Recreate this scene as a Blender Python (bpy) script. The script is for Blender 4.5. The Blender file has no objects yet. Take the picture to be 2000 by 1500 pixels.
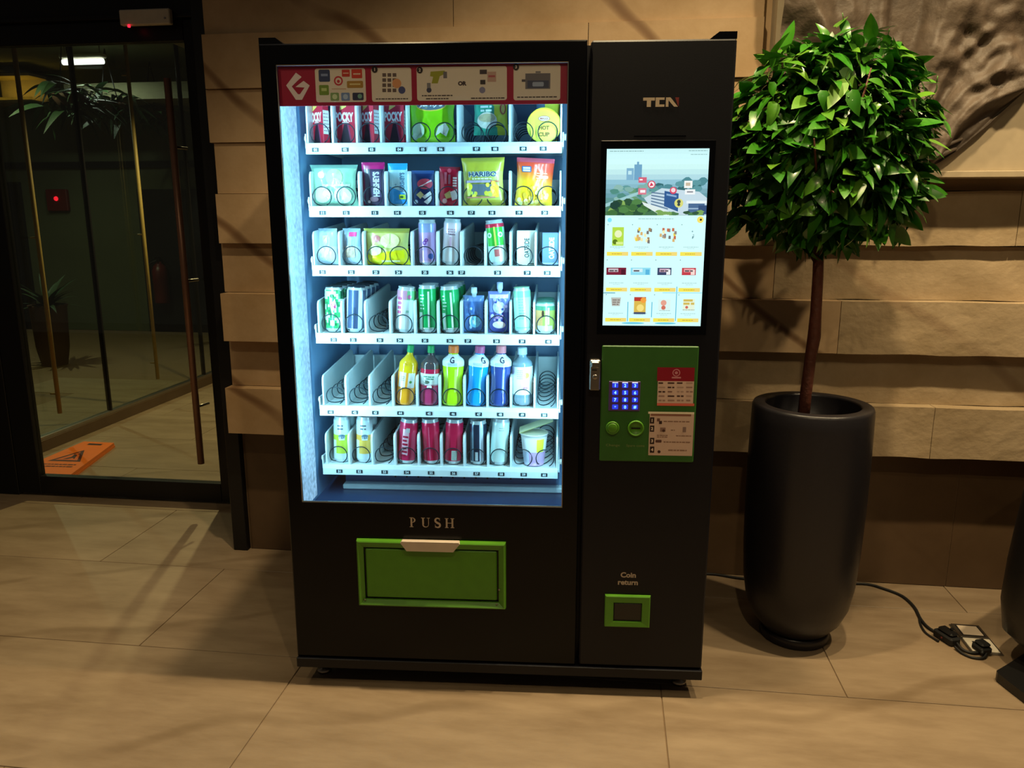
import bpy, math, random
from mathutils import Vector, Matrix, noise as mn_noise
random.seed(7)
PI = math.pi
sc = bpy.context.scene
COL = sc.collection

# ------------------------------------------------------------------ camera, world, lamps, exposure
F_PX = 1500.0                       # focal length in pixels of the 2000x1500 frame
YAW, PITCH = math.radians(7.2), math.radians(12.02)
CAM = Vector((0, -3.082, 1.455))
cam_d = bpy.data.cameras.new('camera'); cam_d.sensor_width = 36; cam_d.lens = 36 * F_PX / 2000
cam = bpy.data.objects.new('camera', cam_d); COL.objects.link(cam)
cam.location = CAM; cam.rotation_euler = (math.radians(90) - PITCH, 0, YAW)
cam_d.clip_start = 0.05; cam_d.clip_end = 60
sc.camera = cam

sc.view_settings.view_transform = 'Standard'; sc.view_settings.look = 'None'
sc.view_settings.exposure = 0.0; sc.view_settings.gamma = 1.0
sc.view_settings.use_curve_mapping = False

w = bpy.data.worlds.new('room_ambient'); sc.world = w; w.use_nodes = True
bg = w.node_tree.nodes['Background']; bg.inputs[0].default_value = (1.0, 0.84, 0.66, 1); bg.inputs[1].default_value = 0.032

WARM = (1.0, 0.78, 0.44)
def spot(name, loc, power, col=WARM, ang=100, blend=0.7, rad=0.03, aim=None):
    l = bpy.data.lights.new(name, 'SPOT'); l.energy = power; l.color = col
    l.spot_size = math.radians(ang); l.spot_blend = blend; l.shadow_soft_size = rad
    o = bpy.data.objects.new(name, l); COL.objects.link(o); o.location = loc
    if aim: o.rotation_euler = (Vector(aim) - Vector(loc)).to_track_quat('-Z', 'Y').to_euler()
    return o
def area(name, loc, sx, sy, power, col, aim):
    l = bpy.data.lights.new(name, 'AREA'); l.shape = 'RECTANGLE'; l.size = sx; l.size_y = sy; l.energy = power; l.color = col
    o = bpy.data.objects.new(name, l); COL.objects.link(o); o.location = loc
    o.rotation_euler = (Vector(aim)).to_track_quat('-Z', 'Y').to_euler()
    return o
# row of ceiling downlights washing the stone wall, 0.8 m apart
spot('downlight', (-2.35, -1.25, 3.0), 125, ang=66, blend=1.0)  # outside the row: unseen lamp added to brighten the floor at left
spot('downlight', (-0.70, -0.955, 3.0), 140, ang=100, blend=1.0)
spot('downlight', (0.10, -0.95, 3.0), 125, ang=134, blend=1.0)
spot('downlight', (0.90, -0.92, 3.0), 135, ang=126, blend=1.0)
spot('downlight', (1.70, -0.92, 3.0), 165, ang=118, blend=1.0)
# unseen fill lamps added over the lobby to light fronts and near floor
spot('lobby_fill', (-1.6, -2.2, 3.0), 26, ang=155)
spot('lobby_fill', (0.2, -2.7, 3.0), 46, ang=155)
spot('lobby_fill', (1.8, -2.4, 3.0), 20, ang=155)
# beyond the glass door
spot('vestibule_downlight', (-2.5, 2.3, 2.62), 215, (1.0, 0.80, 0.42), ang=140)
spot('inner_room_fill', (-6.0, 3.6, 3.25), 150, (0.95, 1.0, 0.72), ang=150)  # unseen general fill, added to lift the dark room behind the partition
LEDC = (0.38, 0.82, 1.0)

# ------------------------------------------------------------------ measuring helpers (photo pixel -> point on a known plane)
cz, sz, cp, sp = math.cos(YAW), math.sin(YAW), math.cos(PITCH), math.sin(PITCH)
FW = Vector((-sz * cp, cz * cp, -sp)); RT = Vector((cz, sz, 0)); UP = RT.cross(FW)
def ray(x, y): return FW + RT * ((x - 1000) / F_PX) - UP * ((y - 750) / F_PX)
def onY(x, y, Y):
    d = ray(x, y); return CAM + d * ((Y - CAM.y) / d.y)
def onZ(x, y, Z=0.0):
    d = ray(x, y); return CAM + d * ((Z - CAM.z) / d.z)
MYAW = math.radians(3.86); ZB = 0.065
MO = Vector((-0.955, -0.973, ZB))
MU = Vector((math.cos(MYAW), math.sin(MYAW), 0)); MN = Vector((-math.sin(MYAW), math.cos(MYAW), 0))
def mp(x, y, dep=0.0):              # machine front coordinates (u, z) at a depth behind its front
    d = ray(x, y); s = (MO + MN * dep - CAM).dot(MN) / d.dot(MN); P = CAM + d * s - MO
    return P.dot(MU), P.z
def mworld(u, dep, z): return MO + MU * u + MN * dep + Vector((0, 0, z))

# ------------------------------------------------------------------ materials
def lin(c):
    if isinstance(c, str):
        c = c.lstrip('#'); c = [int(c[i:i + 2], 16) for i in (0, 2, 4)]
    r = []
    for v in c[:3]:
        v /= 255.0
        r.append(v / 12.92 if v <= 0.04045 else ((v + 0.055) / 1.055) ** 2.4)
    return (r[0], r[1], r[2], 1.0)
MATS = {}
def base(name):
    m = bpy.data.materials.new(name); m.use_nodes = True; MATS[name] = m
    nt = m.node_tree; return m, nt, nt.nodes['Principled BSDF']
def mat(name, col, rough=0.5, metal=0.0, var=0.12, scale=30, bump=0.0, coat=0.0, spec=0.5, rvar=0.0):
    m, nt, p = base(name)
    n = nt.nodes.new('ShaderNodeTexNoise'); n.inputs['Scale'].default_value = scale; n.inputs['Detail'].default_value = 4
    tc = nt.nodes.new('ShaderNodeTexCoord'); nt.links.new(tc.outputs['Object'], n.inputs['Vector'])
    mx = nt.nodes.new('ShaderNodeMix'); mx.data_type = 'RGBA'
    c = lin(col)
    mx.inputs[6].default_value = tuple(v * (1 - var) for v in c[:3]) + (1,)
    mx.inputs[7].default_value = tuple(min(1, v * (1 + var)) for v in c[:3]) + (1,)
    nt.links.new(n.outputs['Fac'], mx.inputs[0]); nt.links.new(mx.outputs[2], p.inputs['Base Color'])
    p.inputs['Roughness'].default_value = rough; p.inputs['Metallic'].default_value = metal
    p.inputs['Coat Weight'].default_value = coat; p.inputs['Specular IOR Level'].default_value = spec
    if bump:
        b = nt.nodes.new('ShaderNodeBump'); b.inputs['Strength'].default_value = bump; b.inputs['Distance'].default_value = 0.01
        nt.links.new(n.outputs['Fac'], b.inputs['Height']); nt.links.new(b.outputs[0], p.inputs['Normal'])
    return m
def paint(name, rough, metal=0.0, coat=0.0, emit=0.0, var=0.08, gain=1.0):     # colour from the printed colour attribute
    m, nt, p = base(name)
    a = nt.nodes.new('ShaderNodeAttribute'); a.attribute_name = 'Col'
    n = nt.nodes.new('ShaderNodeTexNoise'); n.inputs['Scale'].default_value = 60
    mr = nt.nodes.new('ShaderNodeMapRange'); mr.inputs[3].default_value = (1 - var) * gain; mr.inputs[4].default_value = (1 + var) * gain
    nt.links.new(n.outputs['Fac'], mr.inputs[0])
    vm = nt.nodes.new('ShaderNodeVectorMath'); vm.operation = 'SCALE'
    nt.links.new(a.outputs['Color'], vm.inputs[0]); nt.links.new(mr.outputs[0], vm.inputs['Scale'])
    p.inputs['Roughness'].default_value = rough; p.inputs['Metallic'].default_value = metal; p.inputs['Coat Weight'].default_value = coat
    if emit:
        p.inputs['Base Color'].default_value = (0.01, 0.01, 0.01, 1)
        nt.links.new(vm.outputs[0], p.inputs['Emission Color']); p.inputs['Emission Strength'].default_value = emit
    else:
        nt.links.new(vm.outputs[0], p.inputs['Base Color'])
    return m
def glow(name, col, strength, scale=14, lo=0.75, hi=1.25):
    m, nt, p = base(name)
    p.inputs['Base Color'].default_value = tuple(v * 0.25 for v in lin(col)[:3]) + (1,); p.inputs['Emission Color'].default_value = lin(col)
    n = nt.nodes.new('ShaderNodeTexNoise'); n.inputs['Scale'].default_value = scale; n.inputs['Detail'].default_value = 6
    tc = nt.nodes.new('ShaderNodeTexCoord'); nt.links.new(tc.outputs['Object'], n.inputs['Vector'])
    mr = nt.nodes.new('ShaderNodeMapRange'); mr.inputs[1].default_value = 0.3; mr.inputs[2].default_value = 0.7; mr.inputs[3].default_value = strength * lo; mr.inputs[4].default_value = strength * hi
    nt.links.new(n.outputs['Fac'], mr.inputs[0]); nt.links.new(mr.outputs[0], p.inputs['Emission Strength'])
    return m
def glass(name, tint=(1, 1, 1), refl=0.06, rough=0.0):
    m = bpy.data.materials.new(name); m.use_nodes = True; nt = m.node_tree; nt.nodes.clear(); MATS[name] = m
    o = nt.nodes.new('ShaderNodeOutputMaterial'); mx = nt.nodes.new('ShaderNodeMixShader')
    t = nt.nodes.new('ShaderNodeBsdfTransparent'); t.inputs[0].default_value = tuple(tint) + (1,)
    g = nt.nodes.new('ShaderNodeBsdfGlossy'); g.inputs['Roughness'].default_value = rough
    lw = nt.nodes.new('ShaderNodeLayerWeight'); lw.inputs[0].default_value = 0.5
    pw = nt.nodes.new('ShaderNodeMath'); pw.operation = 'POWER'; pw.inputs[1].default_value = 5
    mr = nt.nodes.new('ShaderNodeMath'); mr.operation = 'MULTIPLY_ADD'; mr.inputs[1].default_value = 0.6; mr.inputs[2].default_value = refl
    nt.links.new(lw.outputs['Facing'], pw.inputs[0]); nt.links.new(pw.outputs[0], mr.inputs[0]); nt.links.new(mr.outputs[0], mx.inputs[0])
    nt.links.new(t.outputs[0], mx.inputs[1]); nt.links.new(g.outputs[0], mx.inputs[2]); nt.links.new(mx.outputs[0], o.inputs[0])
    return m
def stone(name, c0, c1, vein, vs=0.9, veinamt=0.6, rough=0.6, bump=0.35, stretch=(1, 1, 1), rot=(0, 0.7, 0), fine=40, pieces=0.0, vrot=(0, 0.96, 0)):
    m, nt, p = base(name); L = nt.links.new
    g = nt.nodes.new('ShaderNodeNewGeometry'); mpn = nt.nodes.new('ShaderNodeMapping')
    mpn.inputs['Scale'].default_value = stretch; mpn.inputs['Rotation'].default_value = rot
    L(g.outputs['Position'], mpn.inputs[0])
    n1 = nt.nodes.new('ShaderNodeTexNoise'); n1.inputs['Scale'].default_value = 3.2; n1.inputs['Detail'].default_value = 9; n1.inputs['Roughness'].default_value = 0.65
    L(mpn.outputs[0], n1.inputs[0])
    mx = nt.nodes.new('ShaderNodeMix'); mx.data_type = 'RGBA'; mx.inputs[6].default_value = lin(c0); mx.inputs[7].default_value = lin(c1)
    cr = nt.nodes.new('ShaderNodeValToRGB'); cr.color_ramp.elements[0].position = 0.36; cr.color_ramp.elements[1].position = 0.66
    L(n1.outputs['Fac'], cr.inputs[0]); L(cr.outputs[0], mx.inputs[0])
    n2 = nt.nodes.new('ShaderNodeTexWave'); n2.wave_type = 'BANDS'; n2.bands_direction = 'X'
    n2.inputs['Scale'].default_value = vs; n2.inputs['Distortion'].default_value = 5.0; n2.inputs['Detail'].default_value = 3; n2.inputs['Detail Scale'].default_value = 0.9
    mp2 = nt.nodes.new('ShaderNodeMapping'); mp2.inputs['Rotation'].default_value = vrot
    L(g.outputs['Position'], mp2.inputs[0]); L(mp2.outputs[0], n2.inputs[0])
    r0 = nt.nodes.new('ShaderNodeValToRGB'); e = r0.color_ramp.elements
    e[0].position = 0.978; e[0].color = (0, 0, 0, 1); e[1].position = 1.0; e[1].color = (1, 1, 1, 1)
    L(n2.outputs['Fac'], r0.inputs[0])
    nm = nt.nodes.new('ShaderNodeTexNoise'); nm.inputs['Scale'].default_value = 2.3; L(g.outputs['Position'], nm.inputs[0])
    rm = nt.nodes.new('ShaderNodeMapRange'); rm.inputs[1].default_value = 0.36; rm.inputs[2].default_value = 0.5; L(nm.outputs['Fac'], rm.inputs[0])
    r2 = nt.nodes.new('ShaderNodeMath'); r2.operation = 'MULTIPLY'; L(r0.outputs[0], r2.inputs[0]); L(rm.outputs[0], r2.inputs[1])
    ma = nt.nodes.new('ShaderNodeMath'); ma.operation = 'MULTIPLY'; ma.inputs[1].default_value = veinamt
    L(r2.outputs[0], ma.inputs[0])
    mv = nt.nodes.new('ShaderNodeMix'); mv.data_type = 'RGBA'; mv.inputs[7].default_value = lin(vein)
    L(ma.outputs[0], mv.inputs[0]); L(mx.outputs[2], mv.inputs[6])
    oi = nt.nodes.new('ShaderNodeObjectInfo'); mr = nt.nodes.new('ShaderNodeMapRange')
    mr.inputs[3].default_value = 1 - pieces; mr.inputs[4].default_value = 1 + pieces
    L(oi.outputs['Random'], mr.inputs[0])
    vm = nt.nodes.new('ShaderNodeVectorMath'); vm.operation = 'SCALE'; L(mv.outputs[2], vm.inputs[0]); L(mr.outputs[0], vm.inputs['Scale'])
    L(vm.outputs[0], p.inputs['Base Color'])
    n3 = nt.nodes.new('ShaderNodeTexNoise'); n3.inputs['Scale'].default_value = fine; n3.inputs['Detail'].default_value = 6
    mp3 = nt.nodes.new('ShaderNodeMapping'); mp3.inputs['Scale'].default_value = (0.8, 1, 1)
    L(g.outputs['Position'], mp3.inputs[0]); L(mp3.outputs[0], n3.inputs[0])
    b = nt.nodes.new('ShaderNodeBump'); b.inputs['Strength'].default_value = bump; b.inputs['Distance'].default_value = 0.006
    L(n3.outputs['Fac'], b.inputs['Height']); L(b.outputs[0], p.inputs['Normal'])
    p.inputs['Roughness'].default_value = rough
    return m

M_clad = stone('cladding_stone', '#b79a78', '#a2845f', '#6b4a2c', vs=0.62, veinamt=0.85, rough=0.65, bump=0.12, rot=(0, 0.75, 0), pieces=0.03)
M_cladr = stone('split_face_stone', '#b09a7c', '#9b8565', '#6b4a2c', vs=0.5, veinamt=0.35, rough=0.7, bump=0.55, rot=(0, 0.2, 0), fine=30, pieces=0.04)
M_base = stone('dark_wall_tile', '#5f4a35', '#54402d', '#48341f', veinamt=0.2, rough=0.45, bump=0.06, pieces=0.04)
M_tile = stone('floor_stone', '#96826a', '#7e6a53', '#5f4a30', vs=0.5, veinamt=0.35, rough=0.5, bump=0.05, vrot=(0, 0, 1.3), stretch=(0.7, 2.6, 1), rot=(0, 0, 0.2), fine=70, pieces=0.05)
M_grout = mat('grout', '#7a6248', 0.8)
M_black = mat('black_powder_coat', '#0b0c16', 0.45, var=0.2, scale=400, bump=0.02, spec=0.3)
M_blackg = mat('black_gloss_frame', '#06070c', 0.22, spec=0.22)
M_dkmetal = mat('dark_door_metal', '#141416', 0.4, 0.3)
M_rubber = mat('black_rubber', '#0b0b0c', 0.6)
M_steel = mat('brushed_steel', '#a9a39b', 0.35, 1.0)
M_bronze = mat('brown_steel_pull', '#8a6452', 0.35, 0.4)
M_green = mat('green_panel_plastic', '#4f8a1c', 0.42)
M_greend = mat('green_panel_paint', '#2f6422', 0.5)
M_grey = mat('pale_grip', '#c9b7a4', 0.45)
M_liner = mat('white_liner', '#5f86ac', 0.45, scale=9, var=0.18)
M_pan = mat('shaded_pan', '#2c4468', 0.35, 0.3)  # blue grey darkened: shade at the cabinet bottom is put into the colour
M_tray = mat('white_tray', '#d9e4e6', 0.4)
M_coil = mat('dark_coil_wire', '#1b2a34', 0.35, 0.5)
M_led = glow('led_panel_glow', '#a2d2f6', 0.66, scale=70, lo=0.55, hi=1.5)
M_pane = glass('clear_pane', (0.97, 0.985, 0.985), 0.035)
M_dglass = glass('door_glass', (0.84, 0.87, 0.80), 0.05)
M_film = paint('printed_film', 0.32, coat=0.3)
M_card = paint('printed_card', 0.5)
M_can = paint('printed_can', 0.28, metal=0.25, coat=0.3)
M_pet = paint('coloured_bottle', 0.12, coat=0.6)
M_print = paint('flat_print', 0.45)
M_screen = paint('screen_glow', 0.2, emit=1.05, var=0.02)
M_keys = paint('key_glow', 0.3, emit=1.3, var=0.02)
M_plaster = mat('white_panel', '#a3937a', 0.6)
M_cloth = mat('bronze_cloth', '#54463a', 0.6, 0.0, var=0.35, scale=26, bump=0.5)
M_pot = mat('graphite_planter', '#232126', 0.36, 0.2, scale=60, bump=0.05)
M_soil = mat('dark_soil', '#0d0907', 0.9, bump=0.6, scale=60)
M_bark = mat('red_brown_bark', '#5b2f22', 0.55, var=0.4, scale=45, bump=0.5)
M_leather = mat('black_leather', '#0e0d0e', 0.4, bump=0.05, scale=120)
M_orange = mat('orange_plastic', '#ea7416', 0.45)
M_white = mat('white_plastic', '#d6cdbd', 0.45)
M_backwall = mat('olive_wall', '#4d5136', 0.8, scale=3)
M_ceil = mat('pale_ceiling', '#7b7a5c', 0.85, scale=3)
M_redbox = mat('red_enamel', '#5c120e', 0.4)
M_tube = glow('tube_glow', '#f4f2ff', 4.0)
M_lamp = glow('lamp_dot', '#ffe9a0', 4.0)
M_amber = glow('amber_glow', '#b98a2a', 0.55)
M_rlamp = glow('red_lamp', '#ff2038', 2.2)
M_glamp = glow('green_lamp', '#20e080', 1.2)
M_terra = mat('brown_clay', '#4a3020', 0.7)
M_pole = mat('brass_bar', '#9a8648', 0.5, 0.0)
def leafmat(name, c0, c1, rough=0.32, coat=0.25):
    m, nt, p = base(name); L = nt.links.new
    oi = nt.nodes.new('ShaderNodeObjectInfo'); mx = nt.nodes.new('ShaderNodeMix'); mx.data_type = 'RGBA'
    mx.inputs[6].default_value = lin(c0); mx.inputs[7].default_value = lin(c1)
    n = nt.nodes.new('ShaderNodeTexNoise'); n.inputs['Scale'].default_value = 14
    ad = nt.nodes.new('ShaderNodeMath'); ad.operation = 'MULTIPLY_ADD'; ad.inputs[1].default_value = 0.6
    L(n.outputs['Fac'], ad.inputs[0]); L(oi.outputs['Random'], ad.inputs[2])
    sb = nt.nodes.new('ShaderNodeMath'); sb.operation = 'SUBTRACT'; sb.inputs[1].default_value = 0.3; sb.use_clamp = True
    L(ad.outputs[0], sb.inputs[0]); L(sb.outputs[0], mx.inputs[0]); L(mx.outputs[2], p.inputs['Base Color'])
    p.inputs['Roughness'].default_value = rough; p.inputs['Coat Weight'].default_value = coat
    return m
M_leaf = leafmat('green_leaf', '#246a0e', '#5d8a26')
M_leafd = leafmat('dark_leaf', '#123016', '#24401a', 0.6, 0.0)

# ------------------------------------------------------------------ mesh builder
class B:
    def __init__(s): s.v = []; s.f = []; s.c = []; s.sm = []
    def add(s, vs, fs, col=None, smooth=False):
        o = len(s.v); s.v += [tuple(v) for v in vs]
        lc = lin(col) if col is not None else (0.8, 0.8, 0.8, 1)
        for f in fs: s.f.append(tuple(i + o for i in f)); s.c.append(lc); s.sm.append(smooth)
    def box(s, x0, x1, y0, y1, z0, z1, col=None, bev=0.0, R=None):
        if bev <= 0:
            vs = [(x, y, z) for x in (x0, x1) for y in (y0, y1) for z in (z0, z1)]
            fs = [(0, 1, 3, 2), (4, 6, 7, 5), (0, 4, 5, 1), (2, 3, 7, 6), (0, 2, 6, 4), (1, 5, 7, 3)]
        else:
            b = min(bev, (x1 - x0) / 2.01, (y1 - y0) / 2.01, (z1 - z0) / 2.01)
            vs = []; idx = {}
            for ix, x in enumerate((x0, x1)):
                for iy, y in enumerate((y0, y1)):
                    for iz, z in enumerate((z0, z1)):
                        sx, sy, s_z = (1, -1)[ix], (1, -1)[iy], (1, -1)[iz]
                        for a in range(3):
                            p = [x + sx * b, y + sy * b, z + s_z * b]; p[a] = (x, y, z)[a]
                            idx[(ix, iy, iz, a)] = len(vs); vs.append(tuple(p))
            fs = []
            def q(k): return idx[k]
            for i in (0, 1):
                fs.append(tuple(q((i, a, c, 0)) for a, c in ((0, 0), (1, 0), (1, 1), (0, 1))))
                fs.append(tuple(q((a, i, c, 1)) for a, c in ((0, 0), (1, 0), (1, 1), (0, 1))))
                fs.append(tuple(q((a, c, i, 2)) for a, c in ((0, 0), (1, 0), (1, 1), (0, 1))))
                for j in (0, 1):
                    fs.append((q((0, i, j, 1)), q((1, i, j, 1)), q((1, i, j, 2)), q((0, i, j, 2))))
                    fs.append((q((i, 0, j, 0)), q((i, 1, j, 0)), q((i, 1, j, 2)), q((i, 0, j, 2))))
                    fs.append((q((i, j, 0, 0)), q((i, j, 1, 0)), q((i, j, 1, 1)), q((i, j, 0, 1))))
                    for k in (0, 1): fs.append((q((i, j, k, 0)), q((i, j, k, 1)), q((i, j, k, 2))))
        if R is not None: vs = [tuple(R @ Vector(v)) for v in vs]
        s.add(vs, fs, col)
    def prism(s, pts, a0, a1, axis='y', col=None):        # polygon (2D) pushed along an axis
        n = len(pts)
        def P(p, a):
            if axis == 'y': return (p[0], a, p[1])
            if axis == 'z': return (p[0], p[1], a)
            return (a, p[0], p[1])
        vs = [P(p, a0) for p in pts] + [P(p, a1) for p in pts]
        fs = [tuple(range(n)), tuple(range(2 * n - 1, n - 1, -1))] + [(i, i + n, (i + 1) % n + n, (i + 1) % n) for i in range(n)]
        s.add(vs, fs, col)
    def lathe(s, prof, seg=24, colfn=None, col=None, cx=0, cy=0, smooth=True, cap0=True, cap1=True, sy=1.0):
        vs = []; n = len(prof)
        for r, z in prof:
            for k in range(seg):
                a = 2 * PI * k / seg - PI / 2; vs.append((cx + r * math.cos(a), cy + r * sy * math.sin(a), z))
        o = len(s.v); s.v += vs
        for i in range(n - 1):
            for k in range(seg):
                k2 = (k + 1) % seg
                s.f.append((o + i * seg + k, o + i * seg + k2, o + (i + 1) * seg + k2, o + (i + 1) * seg + k)); s.sm.append(smooth)
                a = 2 * PI * (k + 0.5) / seg; a = a - 2 * PI if a > PI else a
                cc = colfn(a, (prof[i][1] + prof[i + 1][1]) / 2) if colfn else col
                s.c.append(lin(cc) if cc is not None else (0.8, 0.8, 0.8, 1))
        for flag, i in ((cap0, 0), (cap1, n - 1)):
            if flag and prof[i][0] > 1e-5:
                s.f.append(tuple(o + i * seg + k for k in (range(seg) if i else range(seg - 1, -1, -1)))); s.sm.append(False)
                cc = colfn(0, prof[i][1]) if colfn else col
                s.c.append(lin(cc) if cc is not None else (0.8, 0.8, 0.8, 1))
    def tube(s, path, r, seg=8, col=None, caps=True, smooth=True):
        path = [Vector(p) for p in path]; n = len(path); rs = r if isinstance(r, (list, tuple)) else [r] * n
        vs = []; prev = None
        for i, p in enumerate(path):
            t = (path[min(i + 1, n - 1)] - path[max(i - 1, 0)]).normalized()
            if prev is None:
                a = Vector((0, 0, 1)) if abs(t.z) < 0.9 else Vector((1, 0, 0)); nx = t.cross(a).normalized()
            else:
                nx = (prev - t * prev.dot(t)).normalized()
            prev = nx; ny = t.cross(nx)
            for k in range(seg):
                a = 2 * PI * k / seg; vs.append(tuple(p + (nx * math.cos(a) + ny * math.sin(a)) * rs[i]))
        fs = [(i * seg + k, i * seg + (k + 1) % seg, (i + 1) * seg + (k + 1) % seg, (i + 1) * seg + k) for i in range(n - 1) for k in range(seg)]
        if caps: fs += [tuple(range(seg - 1, -1, -1)), tuple((n - 1) * seg + k for k in range(seg))]
        s.add(vs, fs, col, smooth)
    def mesh(s, name, m):
        me = bpy.data.meshes.new(name); me.from_pydata(s.v, [], s.f)
        ca = me.color_attributes.new('Col', 'FLOAT_COLOR', 'CORNER')
        buf = []
        for f, c in zip(s.f, s.c): buf += list(c) * len(f)
        ca.data.foreach_set('color', buf)
        me.polygons.foreach_set('use_smooth', s.sm)
        me.materials.append(m); me.update(); return me
    def build(s, name, m, parent=None, loc=(0, 0, 0), rot=(0, 0, 0)):
        return put(name, s.mesh(name, m), parent, loc, rot)
def put(name, me, parent=None, loc=(0, 0, 0), rot=(0, 0, 0)):
    o = bpy.data.objects.new(name, me); COL.objects.link(o)
    o.location = loc; o.rotation_euler = rot
    if parent: o.parent = parent
    return o
def tag(o, label=None, cat=None, group=None, kind=None):
    if label: o['label'] = label
    if cat: o['category'] = cat
    if group: o['group'] = group
    if kind: o['kind'] = kind
    return o
def thing(name, label, cat, loc=(0, 0, 0), rot=(0, 0, 0), group=None):
    return tag(put(name, None, None, loc, rot), label, cat, group)
def struct(o): o['kind'] = 'structure'; return o
def copy_tree(o, parent=None):
    c = o.copy(); COL.objects.link(c)
    if parent: c.parent = parent
    for ch in list(o.children): copy_tree(ch, c)
    return c

# flat lettering and print
TC = {}
def text2d(t, h, wmax=None, bold=0.0, shear=0.0):
    key = (t, bold, shear)
    if key not in TC:
        c = bpy.data.curves.new('lettering', 'FONT'); c.body = t; c.resolution_u = 3; c.offset = bold; c.shear = shear; c.fill_mode = 'FRONT'
        o = bpy.data.objects.new('lettering', c); me = o.to_mesh()
        TC[key] = ([(v.co.x, v.co.y) for v in me.vertices], [tuple(p.vertices) for p in me.polygons])
        o.to_mesh_clear(); bpy.data.objects.remove(o); bpy.data.curves.remove(c)
    V, Fc = TC[key]
    if not V: return [], []
    x0, x1 = min(v[0] for v in V), max(v[0] for v in V); y0, y1 = min(v[1] for v in V), max(v[1] for v in V)
    k = h / (y1 - y0); kx = k
    if wmax: kx = wmax / (x1 - x0)
    return [((v[0] - (x0 + x1) / 2) * kx, (v[1] - (y0 + y1) / 2) * k) for v in V], Fc
class Pr(B):                          # print: layered flat shapes mapped onto a surface
    def __init__(s, fn, step=0): super().__init__(); s.fn = fn; s.l = 0; s.step = step
    def fan(s, P, col):
        n = len(P); cx = sum(p[0] for p in P) / n; cy = sum(p[1] for p in P) / n
        Q = list(P) + [((p[0] + cx) / 2, (p[1] + cy) / 2) for p in P] + [(cx, cy)]
        s.pts(Q, [(i, (i + 1) % n, n + (i + 1) % n, n + i) for i in range(n)] + [(n + i, n + (i + 1) % n, 2 * n) for i in range(n)], col)
    def pts(s, P, Fc, col, smooth=False):
        s.l += 1
        s.add([s.fn(x, y, s.l) for x, y in P], Fc, col, smooth)
    def rect(s, x0, y0, x1, y1, col, nx=1, ny=1):
        if s.step: nx = max(nx, int(abs(x1 - x0) / s.step) + 1); ny = max(ny, int(abs(y1 - y0) / (s.step * 1.6)) + 1)
        P = [(x0 + (x1 - x0) * i / nx, y0 + (y1 - y0) * j / ny) for j in range(ny + 1) for i in range(nx + 1)]
        s.pts(P, [(j * (nx + 1) + i, j * (nx + 1) + i + 1, (j + 1) * (nx + 1) + i + 1, (j + 1) * (nx + 1) + i) for j in range(ny) for i in range(nx)], col)
    def rrect(s, x0, y0, x1, y1, r, col):
        P = []
        for cx, cy, a0 in ((x1 - r, y1 - r, 0), (x0 + r, y1 - r, 90), (x0 + r, y0 + r, 180), (x1 - r, y0 + r, 270)):
            for k in range(4):
                a = math.radians(a0 + 30 * k); P.append((cx + r * math.cos(a), cy + r * math.sin(a)))
        s.pts(P, [tuple(range(len(P)))], col)
    def disc(s, x, y, rx, col, ry=None, n=16):
        ry = ry or rx
        P = [(x + rx * math.cos(2 * PI * k / n), y + ry * math.sin(2 * PI * k / n)) for k in range(n)]
        s.fan(P, col) if s.step else s.pts(P, [tuple(range(n))], col)
    def ring(s, x, y, r0, r1, col, n=18):
        P = [(x + r * math.cos(2 * PI * k / n), y + r * math.sin(2 * PI * k / n)) for r in (r0, r1) for k in range(n)]
        s.pts(P, [(k, (k + 1) % n, n + (k + 1) % n, n + k) for k in range(n)], col)
    def poly(s, P, col): s.fan(P, col) if s.step and len(P) > 3 else s.pts(P, [tuple(range(len(P)))], col)
    def text(s, t, x, y, h, col, w=None, bold=0.0, shear=0.0, rot=0.0):
        P, Fc = text2d(t, h, w, bold, shear)
        if rot:
            c, q = math.cos(rot), math.sin(rot); P = [(px * c - py * q, px * q + py * c) for px, py in P]
        s.pts([(px + x, py + y) for px, py in P], Fc, col)
    def lines(s, x0, y0, x1, n, dy, h, col):              # rows of small unreadable print
        for i in range(n):
            x = x0
            while x < x1 - h:
                k = min(x1, x + random.uniform(1.5, 4.5) * h); s.rect(x, y0 - i * dy - h / 2, k, y0 - i * dy + h / 2, col); x = k + h * 0.6
def flat(d, eps=0.00002): return lambda x, y, l: (x, d - eps * l, y)

# ================================================================== SETTING
# floor: grout bed with stone tiles (1.185 x 0.612 m, half bond)
b = B(); b.box(-10.5, 3.6, -5.2, 7.2, -0.06, -0.004)
floor = struct(b.build('floor', M_grout))
TX, TY = 1.185, 0.612
b = B(); b.box(0.0015, TX - 0.0015, 0.0015, TY - 0.0015, -0.010, 0.0, bev=0.0012); tile_me = b.mesh('tile', M_tile)
yj = -0.215
for j in range(-6, 6):
    y0 = yj + j * TY
    x_off = -0.99 if j % 2 == 0 else -1.60
    for i in range(-3, 3):
        x0 = x_off + i * TX
        if y0 >= 0.39 and x0 > -1.5: continue                       # behind the stone wall
        if x0 + TX < -3.6 and y0 < 0.3: continue
        put('tile', tile_me, floor, (x0, y0, 0), (0, 0, 0))

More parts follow.
